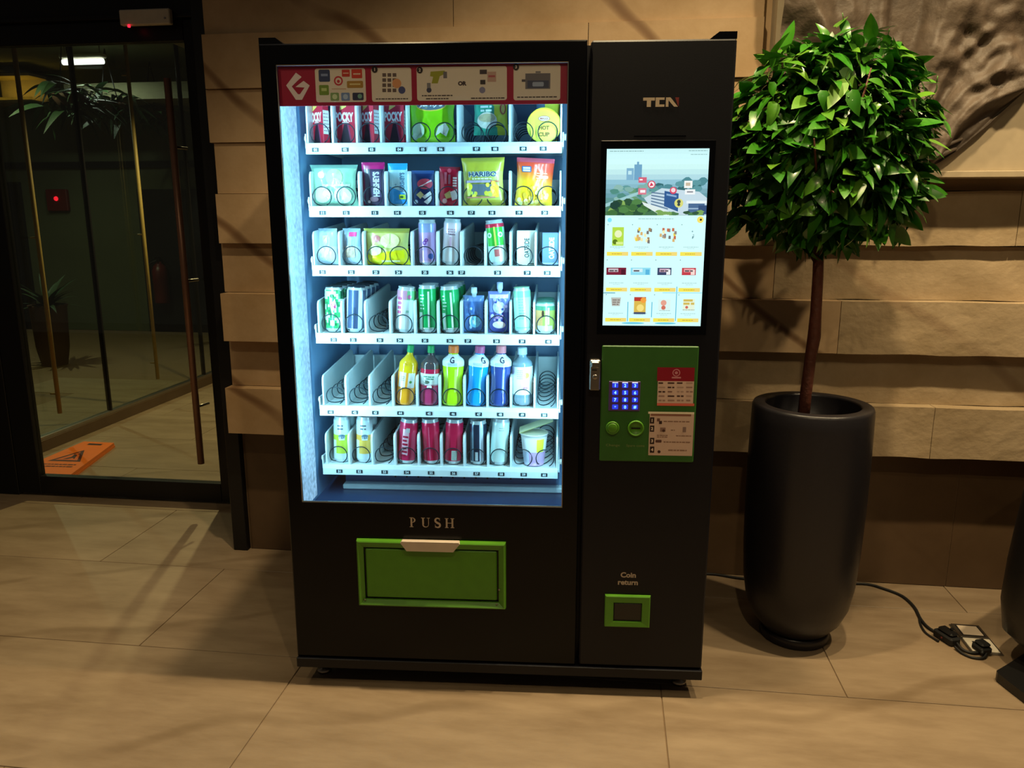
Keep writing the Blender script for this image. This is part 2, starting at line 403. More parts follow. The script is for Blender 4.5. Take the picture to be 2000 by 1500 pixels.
# wall behind the machine: dark tile dugout below, staggered stone courses above
b = B(); b.box(-1.585, 3.2, 0.0, 0.30, 0.0, 3.0)
wall = struct(b.build('wall_back', M_grout))
xj = [-1.58, -0.98, 0.205, 1.385, 2.57, 3.2]
for i in range(len(xj) - 1):
    b = B(); b.box(xj[i] + 0.0015, xj[i + 1] - 0.0015, -0.004, 0.002, 0.002, 0.572, bev=0.001)
    b.build('wall_tile', M_base, wall)
Zc = [0.569, 0.767, 0.965, 1.163, 1.363, 1.560, 1.757, 1.957, 2.157, 2.357, 2.557, 2.757, 3.0]
OFF = [0.105, 0.050, 0.105, 0.042, 0.070, 0.060, 0.070, 0.082, 0.066, 0.1, 0.085, 0.1]
JX = [[-0.35, 1.225, 2.2], [-0.8, 0.1, 1.75], [-0.5, 0.855, 1.95], [-0.1, 0.62, 1.7], [-0.75, 0.3, 1.445, 2.3], [-0.2], [-0.7], [-0.1], [-0.6], [-0.2], [-0.7], [-0.2]]
def slab(x0, x1, off, z0, z1, rough):
    # front face as a grid with a slightly uneven surface, split-face where it is rough
    nx, nz = max(2, int((x1 - x0) / 0.05)), 4; amp = 0.004 if rough else 0.0012
    vs = []; fs = []
    for j in range(nz + 1):
        for i in range(nx + 1):
            x = x0 + (x1 - x0) * i / nx; z = z0 + (z1 - z0) * j / nz
            d = mn_noise.noise((x * 9, z * 9, off * 50)) * amp
            ez = (mn_noise.noise((x * 7, j * 3.1, off * 90)) * 0.004 if rough and j in (0, nz) else 0)
            vs.append((x, -off + d, z + ez))
    for j in range(nz):
        for i in range(nx):
            a = j * (nx + 1) + i; fs.append((a, a + 1, a + nx + 2, a + nx + 1))
    n = len(vs)
    top = [nz * (nx + 1) + i for i in range(nx + 1)]; bot = list(range(nx + 1))
    for i in range(nx + 1): vs.append((vs[top[i]][0], 0.0, vs[top[i]][2]))
    for i in range(nx + 1): vs.append((vs[bot[i]][0], 0.0, vs[bot[i]][2]))
    for i in range(nx):
        fs.append((top[i], top[i + 1], n + i + 1, n + i)); fs.append((bot[i + 1], bot[i], n + nx + 1 + i, n + nx + 2 + i))
    L_ = [j * (nx + 1) for j in range(nz + 1)] + [n, n + nx + 1]; R_ = [j * (nx + 1) + nx for j in range(nz + 1)] + [n + nx, n + 2 * nx + 1]
    fs.append(tuple(L_[::-1][1:2] + L_[:nz + 1][::-1] + [L_[-1]])); fs.append(tuple(R_[:nz + 1] + [R_[nz + 1], R_[nz + 2]]))
    q = B(); q.add(vs, fs); return q
for k in range(12):
    xe = 0.518 if k >= 5 else 3.15
    xs = [-1.592 + 0.006 * (k % 3)] + [x for x in JX[k] if x < xe - 0.1] + [xe]
    for i in range(len(xs) - 1):
        rough = xs[i + 1] > 0.9
        slab(xs[i] + (0.0012 if i else 0), xs[i + 1] - 0.0012, OFF[k], Zc[k] + 0.001, Zc[k + 1] - 0.001, rough).build('stone_slab', M_cladr if rough else M_clad, wall)
b = B(); b.box(0.518, 3.15, -0.04, 0.0, 1.561, 3.0); tag(b.build('recessed_panel', M_clad, wall), 'brown recessed backing around the relief')

# dark metal corner post at the doorway
b = B(); b.box(-1.652, -1.586, -0.03, 0.06, 0.0, 3.0, bev=0.003); struct(b.build('trim_1', M_dkmetal))
b = B(); b.box(-1.60, -1.57, 0.06, 0.62, 0.0, 3.0); struct(b.build('trim_2', M_dkmetal))

# glazed door leaf, its frame and transom (set back 0.5 m)
YD = 0.50
dr = struct(put('door_1', None, None, (-2.5, YD, 0)))
def dpart(name, x0, x1, y0, y1, z0, z1, m, parent=dr, bev=0.003, off=(-2.5, YD, 0)):
    q = B(); q.box(x0 - off[0], x1 - off[0], y0 - off[1], y1 - off[1], z0, z1, bev=bev); return q.build(name, m, parent)
dpart('stile', -1.982, -1.86, YD, YD + 0.05, 0.012, 2.36, M_dkmetal)
dpart('stile', -3.14, -3.012, YD, YD + 0.05, 0.012, 2.36, M_dkmetal)
dpart('rail', -3.012, -1.982, YD, YD + 0.05, 0.012, 0.112, M_dkmetal)
dpart('rail', -3.012, -1.982, YD, YD + 0.05, 2.268, 2.36, M_dkmetal)
dpart('pane', -3.012, -1.982, YD + 0.02, YD + 0.03, 0.112, 2.268, M_dglass, bev=0)
q = B(); q.tube([(0, 0, 0.25), (0, 0, 2.09)], 0.0165, 14); hd = q.build('pull_handle', M_bronze, dr, (-2.03 + 2.5, -0.085, 0))
hd['label'] = 'long brown steel pull bar'
for z in (0.545, 1.17, 1.79):
    q = B(); q.tube([(0.0, 0.0, z), (0.02, 0.085, z)], 0.007, 8); q.build('standoff', M_steel, hd)
fr = struct(put('door_2', None, None, (-4.2, YD, 0)))            # neighbouring fixed leaf and head frame
dpart('jamb', -1.86, -1.60, YD + 0.0, YD + 0.09, 0, 3.0, M_dkmetal, fr, off=(-4.2, YD, 0))
dpart('jamb', -3.30, -3.145, YD + 0.0, YD + 0.09, 0, 3.0, M_dkmetal, fr, off=(-4.2, YD, 0))
dpart('head', -4.6, -1.86, YD - 0.02, YD + 0.09, 2.365, 2.385, M_dkmetal, fr, off=(-4.2, YD, 0))
dpart('head', -4.6, -1.86, YD + 0.0, YD + 0.09, 2.385, 2.52, M_dkmetal, fr, off=(-4.2, YD, 0))
dpart('transom_panel', -4.6, -1.86, YD + 0.03, YD + 0.05, 2.52, 3.0, M_dkmetal, fr, off=(-4.2, YD, 0))
dpart('leaf', -4.6, -3.30, YD + 0.0, YD + 0.05, 0.0, 2.36, M_dkmetal, fr, off=(-4.2, YD, 0))
# pale box on the door head
t = thing('door_controller', 'pale beige door controller box on the dark head above the glass door', 'door controller', (-2.13, YD - 0.03, 2.36))
q = B(); q.box(-0.122, 0.122, -0.03, 0.0, -0.032, 0.034, bev=0.004); q.build('housing', M_white, t)
q = B(); q.box(-0.122, 0.122, 0.0, 0.012, -0.03, 0.03); q.build('mounting_plate', M_dkmetal, t)
q = B(); q.box(0.096, 0.104, -0.033, -0.03, -0.012, -0.004); q.build('screw', M_steel, t)
q = B(); q.lathe([(0.0, -0.006), (0.006, -0.005), (0.007, 0.0), (0.005, 0.006), (0, 0.007)], 8); q.build('indicator_lamp', M_rlamp, t, (-0.078, -0.03, -0.037))
tag(t.children[0], 'pale beige housing')

# glazed partition along the vestibule
XP = -3.58
pt = struct(put('wall_left', None, None, (XP, 2.6, 0)))
def ppart(name, x0, x1, y0, y1, z0, z1, m, bev=0.002):
    q = B(); q.box(x0 - XP, x1 - XP, y0 - 2.6, y1 - 2.6, z0, z1, bev=bev); return q.build(name, m, pt)
ppart('kerb', -3.66, -3.575, 0.62, 5.2, 0.0, 0.075, M_base)
ppart('sill', -3.63, -3.58, 0.62, 5.2, 0.075, 0.097, M_steel)
for y0, y1 in ((0.65, 1.955), (1.985, 3.29), (3.32, 5.2)): ppart('pane', -3.612, -3.602, y0, y1, 0.097, 2.9, M_dglass, 0)
for y in (1.97, 3.305): ppart('mullion', -3.625, -3.59, y - 0.008, y + 0.008, 0.097, 2.9, M_dkmetal)
for y in (1.39, 2.51):
    q = B(); q.tube([(0, 0, 0.22), (0, 0, 2.75)], 0.014, 8); h = q.build('pull_bar', M_pole, pt, (0.03, y - 2.6, 0)); h['label'] = 'tall thin brass bar on the glazing'
    for z in (0.35, 1.35, 2.5):
        q = B(); q.tube([(0, 0, z), (-0.05, 0, z)], 0.006, 6); q.build('bracket', M_pole, h)

# room beyond
b = B(); b.box(-10.2, -3.4, 6.5, 6.62, 0, 3.6); bw = struct(b.build('wall_far', M_backwall))
for x0, x1, z0, z1, c in ((-9.6, -7.75, 0, 1.95, M_dkmetal), (-6.1, -5.2, 0, 1.85, M_dkmetal), (-8.9, -5.0, 2.12, 2.2, M_dkmetal)):
    q = B(); q.box(x0, x1, 6.46, 6.5, z0, z1); q.build('wall_panel', c, bw)
b = B(); b.box(-10.2, -10.1, -0.4, 6.5, 0, 3.6); struct(b.build('wall_outer', M_backwall))
b = B(); b.box(-10.2, -1.57, 0.6, 6.62, 3.32, 3.4); struct(b.build('ceiling', M_ceil))
b = B(); b.box(-3.57, -1.6, 0.6, 5.4, 2.86, 2.92); struct(b.build('trim_4', M_ceil))
b = B(); b.box(-6.25, -4.3, 5.5, 6.5, 2.80, 2.98); struct(b.build('trim_3', M_ceil))

# ================================================================== VENDING MACHINE
vm = thing('vending_machine', 'tall black vending machine with lit glass front and touch screen against stone wall', 'vending machine', (MO.x, MO.y, 0), (0, 0, MYAW))
W_, H_ = 1.271, 1.855
def vp(name, q, m, parent=vm, loc=(0, 0, ZB), label=None):
    o = q.build(name, m, parent, loc)
    if label: o['label'] = label
    return o
q = B()
q.box(0, 0.018, 0.052, 0.80, 0, H_ - 0.004); q.box(0.868, W_, 0.052, 0.80, 0, H_ - 0.004)
q.box(0.018, 0.868, 0.052, 0.80, H_ - 0.03, H_ - 0.004); q.box(0.018, 0.868, 0.052, 0.80, 0, 0.475); q.box(0.018, 0.868, 0.72, 0.80, 0.475, H_ - 0.03)
vp('cabinet', q, M_black)
q = B()                                   # inner liner, open to the front
q.box(0.018, 0.022, 0.06, 0.72, 0.475, 1.825); q.box(0.862, 0.868, 0.06, 0.72, 0.475, 1.825)
q.box(0.022, 0.862, 0.70, 0.72, 0.475, 1.825); q.box(0.022, 0.862, 0.06, 0.70, 1.82, 1.825); vp('liner', q, M_liner)
q = B(); q.box(0.022, 0.862, 0.06, 0.70, 0.475, 0.487); vp('floor_pan', q, M_pan)
def ringframe(q, loops, col=None):        # loops of (u0, u1, z0, z1, dep)
    vs = []
    for u0, u1, z0, z1, d in loops: vs += [(u0, d, z0), (u1, d, z0), (u1, d, z1), (u0, d, z1)]
    fs = []
    for i in range(len(loops) - 1):
        for k in range(4): fs.append((i * 4 + k, i * 4 + (k + 1) % 4, (i + 1) * 4 + (k + 1) % 4, (i + 1) * 4 + k))
    q.add(vs, fs, col)
q = B(); ringframe(q, [(0.0, 0.883, 0.034, H_, 0.05), (0.0, 0.883, 0.034, H_, 0.004), (0.004, 0.879, 0.038, H_ - 0.004, 0.0), (0.045, 0.8345, 0.552, 1.801, 0.0), (0.045, 0.8345, 0.552, 1.801, 0.014), (0.030, 0.850, 0.537, 1.815, 0.05), (0.0, 0.883, 0.034, H_, 0.05)])
vp('front_door', q, M_blackg)
q = B(); q.box(0.893, W_, 0.0, 0.05, 0.034, H_ - 0.002, bev=0.005); vp('control_door', q, M_black)
q = B(); q.box(0.045, 0.8345, 0.006, 0.009, 0.552, 1.801); vp('window_pane', q, M_pane)
q = B(); ringframe(q, [(0.045, 0.8345, 0.552, 1.801, 0.0005), (0.0465, 0.832, 0.5555, 1.7995, 0.002), (0.0465, 0.832, 0.5555, 1.7995, 0.006)]); vp('window_trim', q, M_steel, label='thin bright rim of the window')
q = B(); q.box(-0.002, W_ + 0.002, -0.006, 0.05, -0.002, 0.030, bev=0.002); vp('skirt', q, M_black)
q = B(); q.box(0.03, W_ - 0.03, 0.02, 0.78, -0.012, 0.0); vp('underplate', q, M_black)
for u in (0.06, W_ - 0.055):
    for d in (0.075, 0.72):
        q = B(); q.lathe([(0.022, -0.065), (0.024, -0.052), (0.012, -0.05), (0.010, -0.012)], 14); vp('foot', q, M_steel, loc=(u, d, ZB))
for u0, s in ((0.0, 1), (W_, -1)):
    q = B(); q.prism([(u0, H_ - 0.002), (u0, H_ + 0.016), (u0 + s * 0.046, H_ + 0.016), (u0 + s * 0.070, H_ - 0.002)], 0.004, 0.075); vp('hinge_cap', q, M_blackg)
# lamps of the cabinet
q = B(); q.box(0.0222, 0.026, 0.053, 0.205, 0.50, 1.80, bev=0.001)
vp('led_panel', q, M_led, label='glowing frosted light panel down the left inner side')
q = B(); q.box(0.846, 0.862, 0.056, 0.072, 0.50, 1.80); vp('led_strip', q, M_tray)
def led(u, d, z, sx, sy, p, aim):
    o = area('cabinet_led', (0, 0, 0), sx, sy, p, LEDC, aim); o.parent = vm; o.location = (u, d, ZB + z); return o
led(0.05, 0.045, 1.22, 0.012, 1.12, 7.8, (0.75, 1, 0))
led(0.828, 0.045, 1.22, 0.012, 1.12, 7.4, (-0.75, 1, 0))

# --- instruction banner at the top of the window
BD = 0.0125
q = B(); q.box(0.0455, 0.834, BD, BD + 0.004, 1.697, 1.8005, col='#a8083c'); bn = vp('banner', q, M_print)
def mq(d): return lambda x, y: mp(x, y, d)
m_ = mq(BD)
def bprint(name, fnl, label=None, m=M_print, d=BD, parent=bn):
    p = Pr(flat(d - 0.0004)); fnl(p); o = p.build(name, m, parent)
    if label: o['label'] = label
    return o
def f(p):
    P = [(577, 143), (600, 145), (605, 153), (590, 154), (582, 161), (573, 170), (581, 183), (585, 185), (589, 182), (597, 171), (589, 168), (577, 170), (580, 164), (588, 160), (603, 160), (603, 171), (590, 194), (579, 194), (560, 169)]
    S = [[(578, 142), (589, 150), (570, 169), (559, 167)], [(559, 167), (570, 169), (582, 184), (578, 195)], [(578, 195), (582, 184), (586, 184), (590, 195)], [(590, 195), (586, 184), (595, 171), (605, 167)],
         [(605, 167), (595, 171), (592, 164), (593, 158)], [(593, 158), (604, 167), (595, 171), (577, 170)], [(578, 142), (589, 150), (588, 152), (583, 156), (577, 160)]]
    for s_ in S: p.poly([m_(*a) for a in s_][::-1], '#f2dfe6')
bprint('emblem', f, 'white angular letter emblem')
def card(p, x0, y0, x1, y1):
    a = m_(x0, y1); b_ = m_(x1, y0); p.rrect(a[0], a[1], b_[0], b_[1], 0.006, '#efdfd4')
def R(p, x0, y0, x1, y1, c): a = m_(x0, y1); b_ = m_(x1, y0); p.rect(a[0], a[1], b_[0], b_[1], c)
def RR(p, x0, y0, x1, y1, r, c): a = m_(x0, y1); b_ = m_(x1, y0); p.rrect(a[0], a[1], b_[0], b_[1], r, c)
def D_(p, x, y, r, c): a = m_(x, y); p.disc(a[0], a[1], r * 0.00138, c)
def T_(p, t, x, y, hpx, c, wpx=None, **k):
    a = m_(x, y); p.text(t, a[0], a[1], hpx * 0.00138, c, w=wpx * 0.00138 if wpx else None, **k)
def LN(p, x0, y, x1, n, dy, h, c): a = m_(x0, y); b_ = m_(x1, y); p.lines(a[0], a[1], b_[0], n, dy * 0.00138, h * 0.00138, c)
def f1(p):
    card(p, 618, 133, 713, 200)
    RR(p, 623, 136, 644, 160, .004, '#3a4470'); R(p, 627, 144, 640, 149, '#8a98c8'); RR(p, 624, 166, 642, 186, .003, '#7d9a3a'); R(p, 628, 172, 638, 178, '#c9d890')
    D_(p, 661, 158, 9, '#cf3140'); D_(p, 661, 158, 6, '#f0dcd4'); D_(p, 661, 159, 3, '#cf3140')
    RR(p, 668, 136, 683, 150, .002, '#d0392f'); RR(p, 687, 135, 707, 153, .002, '#d8402f'); R(p, 690, 143, 704, 146, '#f0c8b8'); R(p, 670, 142, 681, 144, '#f0c8b8')
    RR(p, 678, 158, 709, 172, .003, '#b98a3c'); R(p, 683, 163, 704, 166, '#e8d29a'); R(p, 648, 173, 676, 174.5, '#c9906a')
    RR(p, 646, 181, 662, 197, .003, '#8aa86c'); D_(p, 654, 189, 5, '#d8e4b8'); RR(p, 667, 181, 683, 197, .003, '#7a92c8'); D_(p, 675, 189, 5, '#b8c8e8'); RR(p, 689, 181, 710, 196, .003, '#38385a'); D_(p, 703, 188, 4.5, '#7fb0a0')
def f2(p):
    card(p, 727, 132, 803, 199)
    for j in range(4):
        for i in range(3): R(p, 747 + i * 10, 143 + j * 10, 754 + i * 10, 150 + j * 10, '#6d5a58')
    D_(p, 775, 163, 9, '#e8a070'); D_(p, 785, 176, 7, '#4f548c'); LN(p, 734, 193.5, 799, 1, 4, 2.0, '#4a3a3c')
def f3(p):
    card(p, 815, 129, 990, 197)
    a = [(841, 140), (868, 138), (872, 143), (859, 149), (855, 163), (843, 163), (846, 150), (840, 149)]
    p.poly([m_(*v) for v in a][::-1], '#a8a832'); R(p, 866, 140, 873, 153, '#77707c'); D_(p, 838, 176, 5, '#4a4a66'); R(p, 834, 162, 841, 172, '#8a8590')
    T_(p, 'OR', 903, 163, 8.5, '#4a383c', 17, bold=0.07)
    R(p, 937, 136, 951, 145, '#4a3e44'); R(p, 938, 156, 948, 165, '#3e3438'); R(p, 952, 140, 969, 160, '#d0a8a0'); R(p, 954, 147, 967, 151, '#c0606a'); D_(p, 942, 176, 6, '#8d8ab4')
    LN(p, 824, 187, 884, 1, 4, 2.0, '#4a3a3c'); LN(p, 832, 193, 878, 1, 4, 2.0, '#4a3a3c'); LN(p, 920, 192, 986, 1, 4, 2.0, '#4a3a3c')
def f4(p):
    card(p, 1003, 126, 1095, 196)
    R(p, 1026, 143, 1075, 174, '#76707c'); R(p, 1030, 157, 1072, 172, '#4c506e'); RR(p, 1040, 160, 1062, 169, .003, '#a8b4d8'); R(p, 1046, 139, 1056, 143, '#8d8790'); R(p, 1019, 155, 1026, 160, '#5a5058')
    LN(p, 1010, 190, 1090, 1, 4, 2.2, '#4a3a3c')
for fn in (f1, f2, f3, f4): bprint('instruction_card', fn)
for t_, x, y in (('1', 732, 136), ('2', 820, 137), ('3', 1008, 131)):
    p = Pr(flat(BD - 0.0014, .0004)); D_(p, x, y, 6, '#2a1a20'); T_(p, t_, x, y, 6, '#f0e0dc', bold=.03); p.build('step_number', M_print, bn)

# --- delivery bin
q = B(); ringframe(q, [(0.209, 0.666, 0.2225, 0.4395, 0.0), (0.211, 0.664, 0.2245, 0.4375, -0.016), (0.215, 0.660, 0.2285, 0.434, -0.018), (0.229, 0.644, 0.2415, 0.414, -0.007), (0.229, 0.644, 0.2415, 0.414, 0.012)])
bf = vp('bin_frame', q, M_green)
q = B(); q.box(0.2345, 0.6385, -0.006, 0.006, 0.2475, 0.4085, bev=0.003); q.build('delivery_flap', M_green, bf)
q = B(); q.box(0.226, 0.647, 0.010, 0.014, 0.238, 0.417); q.build('bin_recess', M_rubber, bf)
q = B(); q.prism([(0.351, 0.4415), (0.524, 0.4415), (0.528, 0.437), (0.508, 0.411), (0.366, 0.411), (0.347, 0.437)], -0.023, -0.004); q.build('flap_grip', M_grey, bf)['label'] = 'pale grip lip over the flap'
for u, z in ((0.646, 0.288), (0.638, 0.238), (0.229, 0.242)):
    q = B(); q.lathe([(0.0, 0.002), (0.003, 0.001), (0.0035, 0.0)], 8); q.build('screw', M_steel, bf, (u, -0.013, z), (PI / 2, 0, 0))
# PUSH in serif capitals
def serif_letters(p, cx, cy, h, gap, col):
    t = h * 0.17; th = h * 0.06; wd = h * 0.78
    def S(x, y, w_): p.rect(x - w_ / 2, y, x + w_ / 2, y + th, col)
    x = cx - gap * 1.5; y0 = cy - h / 2; y1 = cy + h / 2
    # P
    a = x - wd * 0.28; p.rect(a - t / 2, y0, a + t / 2, y1, col); S(a, y0, t * 2.2); S(a - t * 0.2, y1 - th, t * 1.8)
    P = []; n = 12
    for k in range(n + 1):
        g = -PI / 2 + PI * k / n; P.append((a + t * 0.4 + h * 0.34 * max(0, math.cos(g)), y1 - h * 0.27 + h * 0.27 * math.sin(g)))
    I = []
    for k in range(n + 1):
        g = -PI / 2 + PI * k / n; I.append((a + t * 0.4 + h * 0.19 * max(0, math.cos(g)), y1 - h * 0.27 + h * 0.21 * math.sin(g)))
    p.pts(P + I, [(k, k + 1, n + 2 + k, n + 1 + k) for k in range(n)], col)
    # U
    x += gap; n = 12
    p.rect(x - wd * .42, y0 + h * .3, x - wd * .42 + t, y1, col); p.rect(x + wd * .34, y0 + h * .3, x + wd * .34 + th, y1, col)
    S(x - wd * .42 + t / 2, y1 - th, t * 2.2); S(x + wd * .36, y1 - th, t * 1.8)
    P = [(x - wd * .01 + wd * .41 * math.cos(PI + PI * k / n), y0 + h * .3 + h * .30 * math.sin(PI + PI * k / n)) for k in range(n + 1)]
    I = [(x + wd * .045 + wd * .295 * math.cos(PI + PI * k / n), y0 + h * .3 + h * .22 * math.sin(PI + PI * k / n)) for k in range(n + 1)]
    p.pts(P + I, [(k, k + 1, n + 2 + k, n + 1 + k) for k in range(n)], col)
    # S
    x += gap; P = []; n = 20
    sp_ = []
    for k in range(n + 1):
        s_ = k / n
        if s_ < 0.5: g = math.radians(35 + 235 * s_ * 2); sp_.append((x + h * .22 * math.cos(g), y1 - h * .25 + h * .225 * math.sin(g)))
        else: g = math.radians(90 - 235 * (s_ - .5) * 2); sp_.append((x + h * .24 * math.cos(g), y0 + h * .25 + h * .225 * math.sin(g)))
    Lf, Rt = [], []
    for k in range(n + 1):
        dx = sp_[min(k + 1, n)][0] - sp_[max(k - 1, 0)][0]; dy = sp_[min(k + 1, n)][1] - sp_[max(k - 1, 0)][1]; l = math.hypot(dx, dy) or 1
        wv = t * (0.28 + 0.34 * math.sin(PI * k / n)); Lf.append((sp_[k][0] - dy / l * wv, sp_[k][1] + dx / l * wv)); Rt.append((sp_[k][0] + dy / l * wv, sp_[k][1] - dx / l * wv))
    p.pts(Lf + Rt, [(k, k + 1, n + 2 + k, n + 1 + k) for k in range(n)], col)
    p.rect(x + h * .19, y1 - h * .3, x + h * .23, y1, col); p.rect(x - h * .25, y0, x - h * .21, y0 + h * .32, col)
    # H
    x += gap
    for sg in (-1, 1): p.rect(x + sg * wd * .36 - t / 2, y0, x + sg * wd * .36 + t / 2, y1, col); S(x + sg * wd * .36, y0, t * 2.1); S(x + sg * wd * .36, y1 - th, t * 2.1)
    p.rect(x - wd * .36, cy - th / 2, x + wd * .36, cy + th / 2, col)
p = Pr(flat(-0.0006, 0.00003)); serif_letters(p, 0.4405, 0.4955, 0.031, 0.0365, '#b39f8e'); vp('push_lettering', p, M_print, label='silver serif capitals on the black door')

# --- right control door
p = Pr(flat(-0.0008, 0.00003))
def badge(p):
    x, z, h, wd = 1.080, 1.697, 0.0235, 0.094
    c = '#c9b59c'; x0 = x - wd / 2; y0, y1 = z - h / 2, z + h / 2; k = h * 0.32
    p.poly([(x0, y1), (x0 + .004, y1 - k), (x0 + .010, y1 - k), (x0 + .010, y0), (x0 + .021, y0), (x0 + .021, y1 - k), (x0 + .030, y1 - k), (x0 + .030, y1)], c) if False else None
    p.rect(x0, y1 - k, x0 + .031, y1, c); p.rect(x0 + .010, y0, x0 + .021, y1 - k, c)
    p.rect(x0 + .033, y0, x0 + .043, y1, c); p.rect(x0 + .043, y1 - k * .8, x0 + .0565, y1, c); p.rect(x0 + .043, y0, x0 + .0565, y0 + k * .8, c)
    p.rect(x0 + .060, y0, x0 + .067, y1, c); p.poly([(x0 + .060, y1), (x0 + .082, y0), (x0 + .092, y0), (x0 + .072, y1)], c)
    p.poly([(x0 + .084, y1), (x0 + .094, y1), (x0 + .094, y0), (x0 + .0905, y0 + .006)], '#7c2420')
badge(p); vp('maker_badge', p, M_print, label='pale three-letter badge with a red stroke')
q = B(); q.box(1.012, 1.15, -0.001, 0.0, 1.6095, 1.6125); vp('camera_slot', q, M_blackg)
SX0, SX1, SZ0, SZ1 = 0.9405, 1.2135, 1.1005, 1.5785
q = B(); q.box(0.925, 1.23, -0.0015, 0.0, 1.075, 1.60, bev=0.0006); ts = vp('touch_screen', q, M_blackg)
p = Pr(flat(-0.0018, 0.000005))
def sX(x): return SX0 + (x - 1181.0) / (1377.0 - 1181) * (SX1 - SX0)
def screen(p):
    # frame of u in 0..1, v in 0..1 (v from the top)
    U = lambda a: SX0 + a * (SX1 - SX0); V = lambda a: SZ1 - a * (SZ1 - SZ0)
    def r(a0, b0, a1, b1, c): p.rect(U(a0), V(b1), U(a1), V(b0), c)
    p.rect(SX0, SZ0, SX1, SZ1, '#d4ffff')
    sky = ['#c8f4f6', '#ccf8fa', '#cffafa', '#ccf6f4', '#bfeaec', '#b0dbe4']
    for i, c in enumerate(sky): r(0, i * .028, 1, (i + 1) * .028, c)
    for i, c in enumerate(['#8fc3d4', '#86b8c8', '#79aab8', '#6a9eaa', '#5f9494', '#558a80', '#4a7c66', '#46724e']): r(0, .168 + i * .025, 1, .168 + (i + 1) * .025, c)
    r(.20, .105, .27, .17, '#7fb2cf'); r(.215, .12, .25, .14, '#bfe8f0'); r(.275, .085, .35, .17, '#6ea4c6'); r(.30, .07, .32, .09, '#6ea4c6')
    rnd = random.Random(3)
    def blob(x, y, rx, ry, c):
        p.pts([(U(x + rx * (0.75 + .35 * rnd.random()) * math.cos(a * PI / 5)), V(min(.366, max(.14, y + ry * (0.75 + .35 * rnd.random()) * math.sin(a * PI / 5))))) for a in range(10)], [tuple(range(9, -1, -1))], c)
    for _ in range(26): x = rnd.uniform(.45, .98); y = rnd.uniform(.17, .26); blob(min(.95, x), y, .05, .018, rnd.choice(['#4f8a94', '#3f7a80', '#5c98a0', '#346a70']))
    for _ in range(26): blob(rnd.uniform(.05, .5), rnd.uniform(.2, .3), .05, .016, rnd.choice(['#5f9a9a', '#7fb0a8', '#4f8c80', '#8ab8b0', '#679a74']))
    p.poly([(U(0), V(.30)), (U(.32), V(.235)), (U(.32), V(.25)), (U(0), V(.32))], '#9ccbd0')
    for _ in range(40): blob(rnd.uniform(.04, .42), rnd.uniform(.29, .355), .055, .02, rnd.choice(['#3f6e3c', '#6f9a4a', '#2c5238', '#87b05c', '#4f8248', '#1f4238']))
    p.poly([(U(.38), V(.27)), (U(.55), V(.215)), (U(.92), V(.235)), (U(1), V(.27)), (U(1), V(.365)), (U(.72), V(.365)), (U(.42), V(.30))], '#c4dbe6')
    for i in range(5): p.poly([(U(.45), V(.235 + i * .016)), (U(.62), V(.247 + i * .02)), (U(.62), V(.254 + i * .02)), (U(.45), V(.242 + i * .016))], '#5f7c9a')
    p.poly([(U(.58), V(.23)), (U(.72), V(.245)), (U(.72), V(.345)), (U(.58), V(.315))], '#2f5a92'); p.poly([(U(.6), V(.245)), (U(.7), V(.256)), (U(.7), V(.266)), (U(.6), V(.255))], '#86acd0')
    r(.80, .285, 1, .30, '#e6f2f4'); r(.82, .30, .98, .365, '#4a6a92'); r(.82, .325, .98, .332, '#9cb8d0'); r(.92, .31, 1, .36, '#34507a')
    p.poly([(U(.36), V(.29)), (U(.5), V(.315)), (U(.72), V(.366)), (U(.55), V(.366)), (U(.38), V(.31))], '#dcebe8')
    for _ in range(14): blob(rnd.uniform(.5, .95), rnd.uniform(.345, .362), .04, .010, rnd.choice(['#4c7c4e', '#7aa65a', '#31563c']))
    r(.32, .155, .40, .185, '#d0647a'); r(.33, .165, .36, .172, '#ffffff'); r(.32, .215, .40, .25, '#d8788c'); r(.34, .225, .39, .24, '#f4f0f0')
    p.disc(U(.45), V(.195), .0105, '#d23a58'); p.disc(U(.45), V(.195), .008, '#f4ecee'); p.poly([(U(.43), V(.205)), (U(.47), V(.2)), (U(.445), V(.183))], '#d23a58')
    r(.77, .175, .85, .215, '#f2f6f2'); r(.785, .185, .83, .203, '#c9b9a0'); r(.78, .222, .88, .25, '#eef4f4'); r(.80, .232, .86, .24, '#8f8f98')
    p.disc(U(.665), V(.228), .0095, '#d84a68'); p.disc(U(.665), V(.226), .006, '#f0d8dc'); p.disc(U(.725), V(.298), .012, '#d6d87a'); p.disc(U(.725), V(.29), .005, '#3a4a4a'); p.disc(U(.725), V(.306), .004, '#3a4a4a')
    p.lines(U(.03), V(.013), U(.36), 1, .01, .0022, '#8fb6b6'); p.lines(U(.80), V(.012), U(.98), 1, .01, .002, '#8fb6b6'); p.lines(U(.82), V(.032), U(.98), 1, .01, .002, '#9cc4c4')
    r(0, .366, 1, 1, '#d2ffff')
    p.disc(U(.045), V(.392), .006, '#86e4ff'); p.disc(U(.945), V(.39), .009, '#f3e06a'); p.disc(U(.95), V(.39), .003, '#3a3410'); p.lines(U(.33), V(.385), U(.68), 1, .01, .0022, '#a6cccc')
    rows = [(.42, .57), (.655, .79), (.86, .95)]
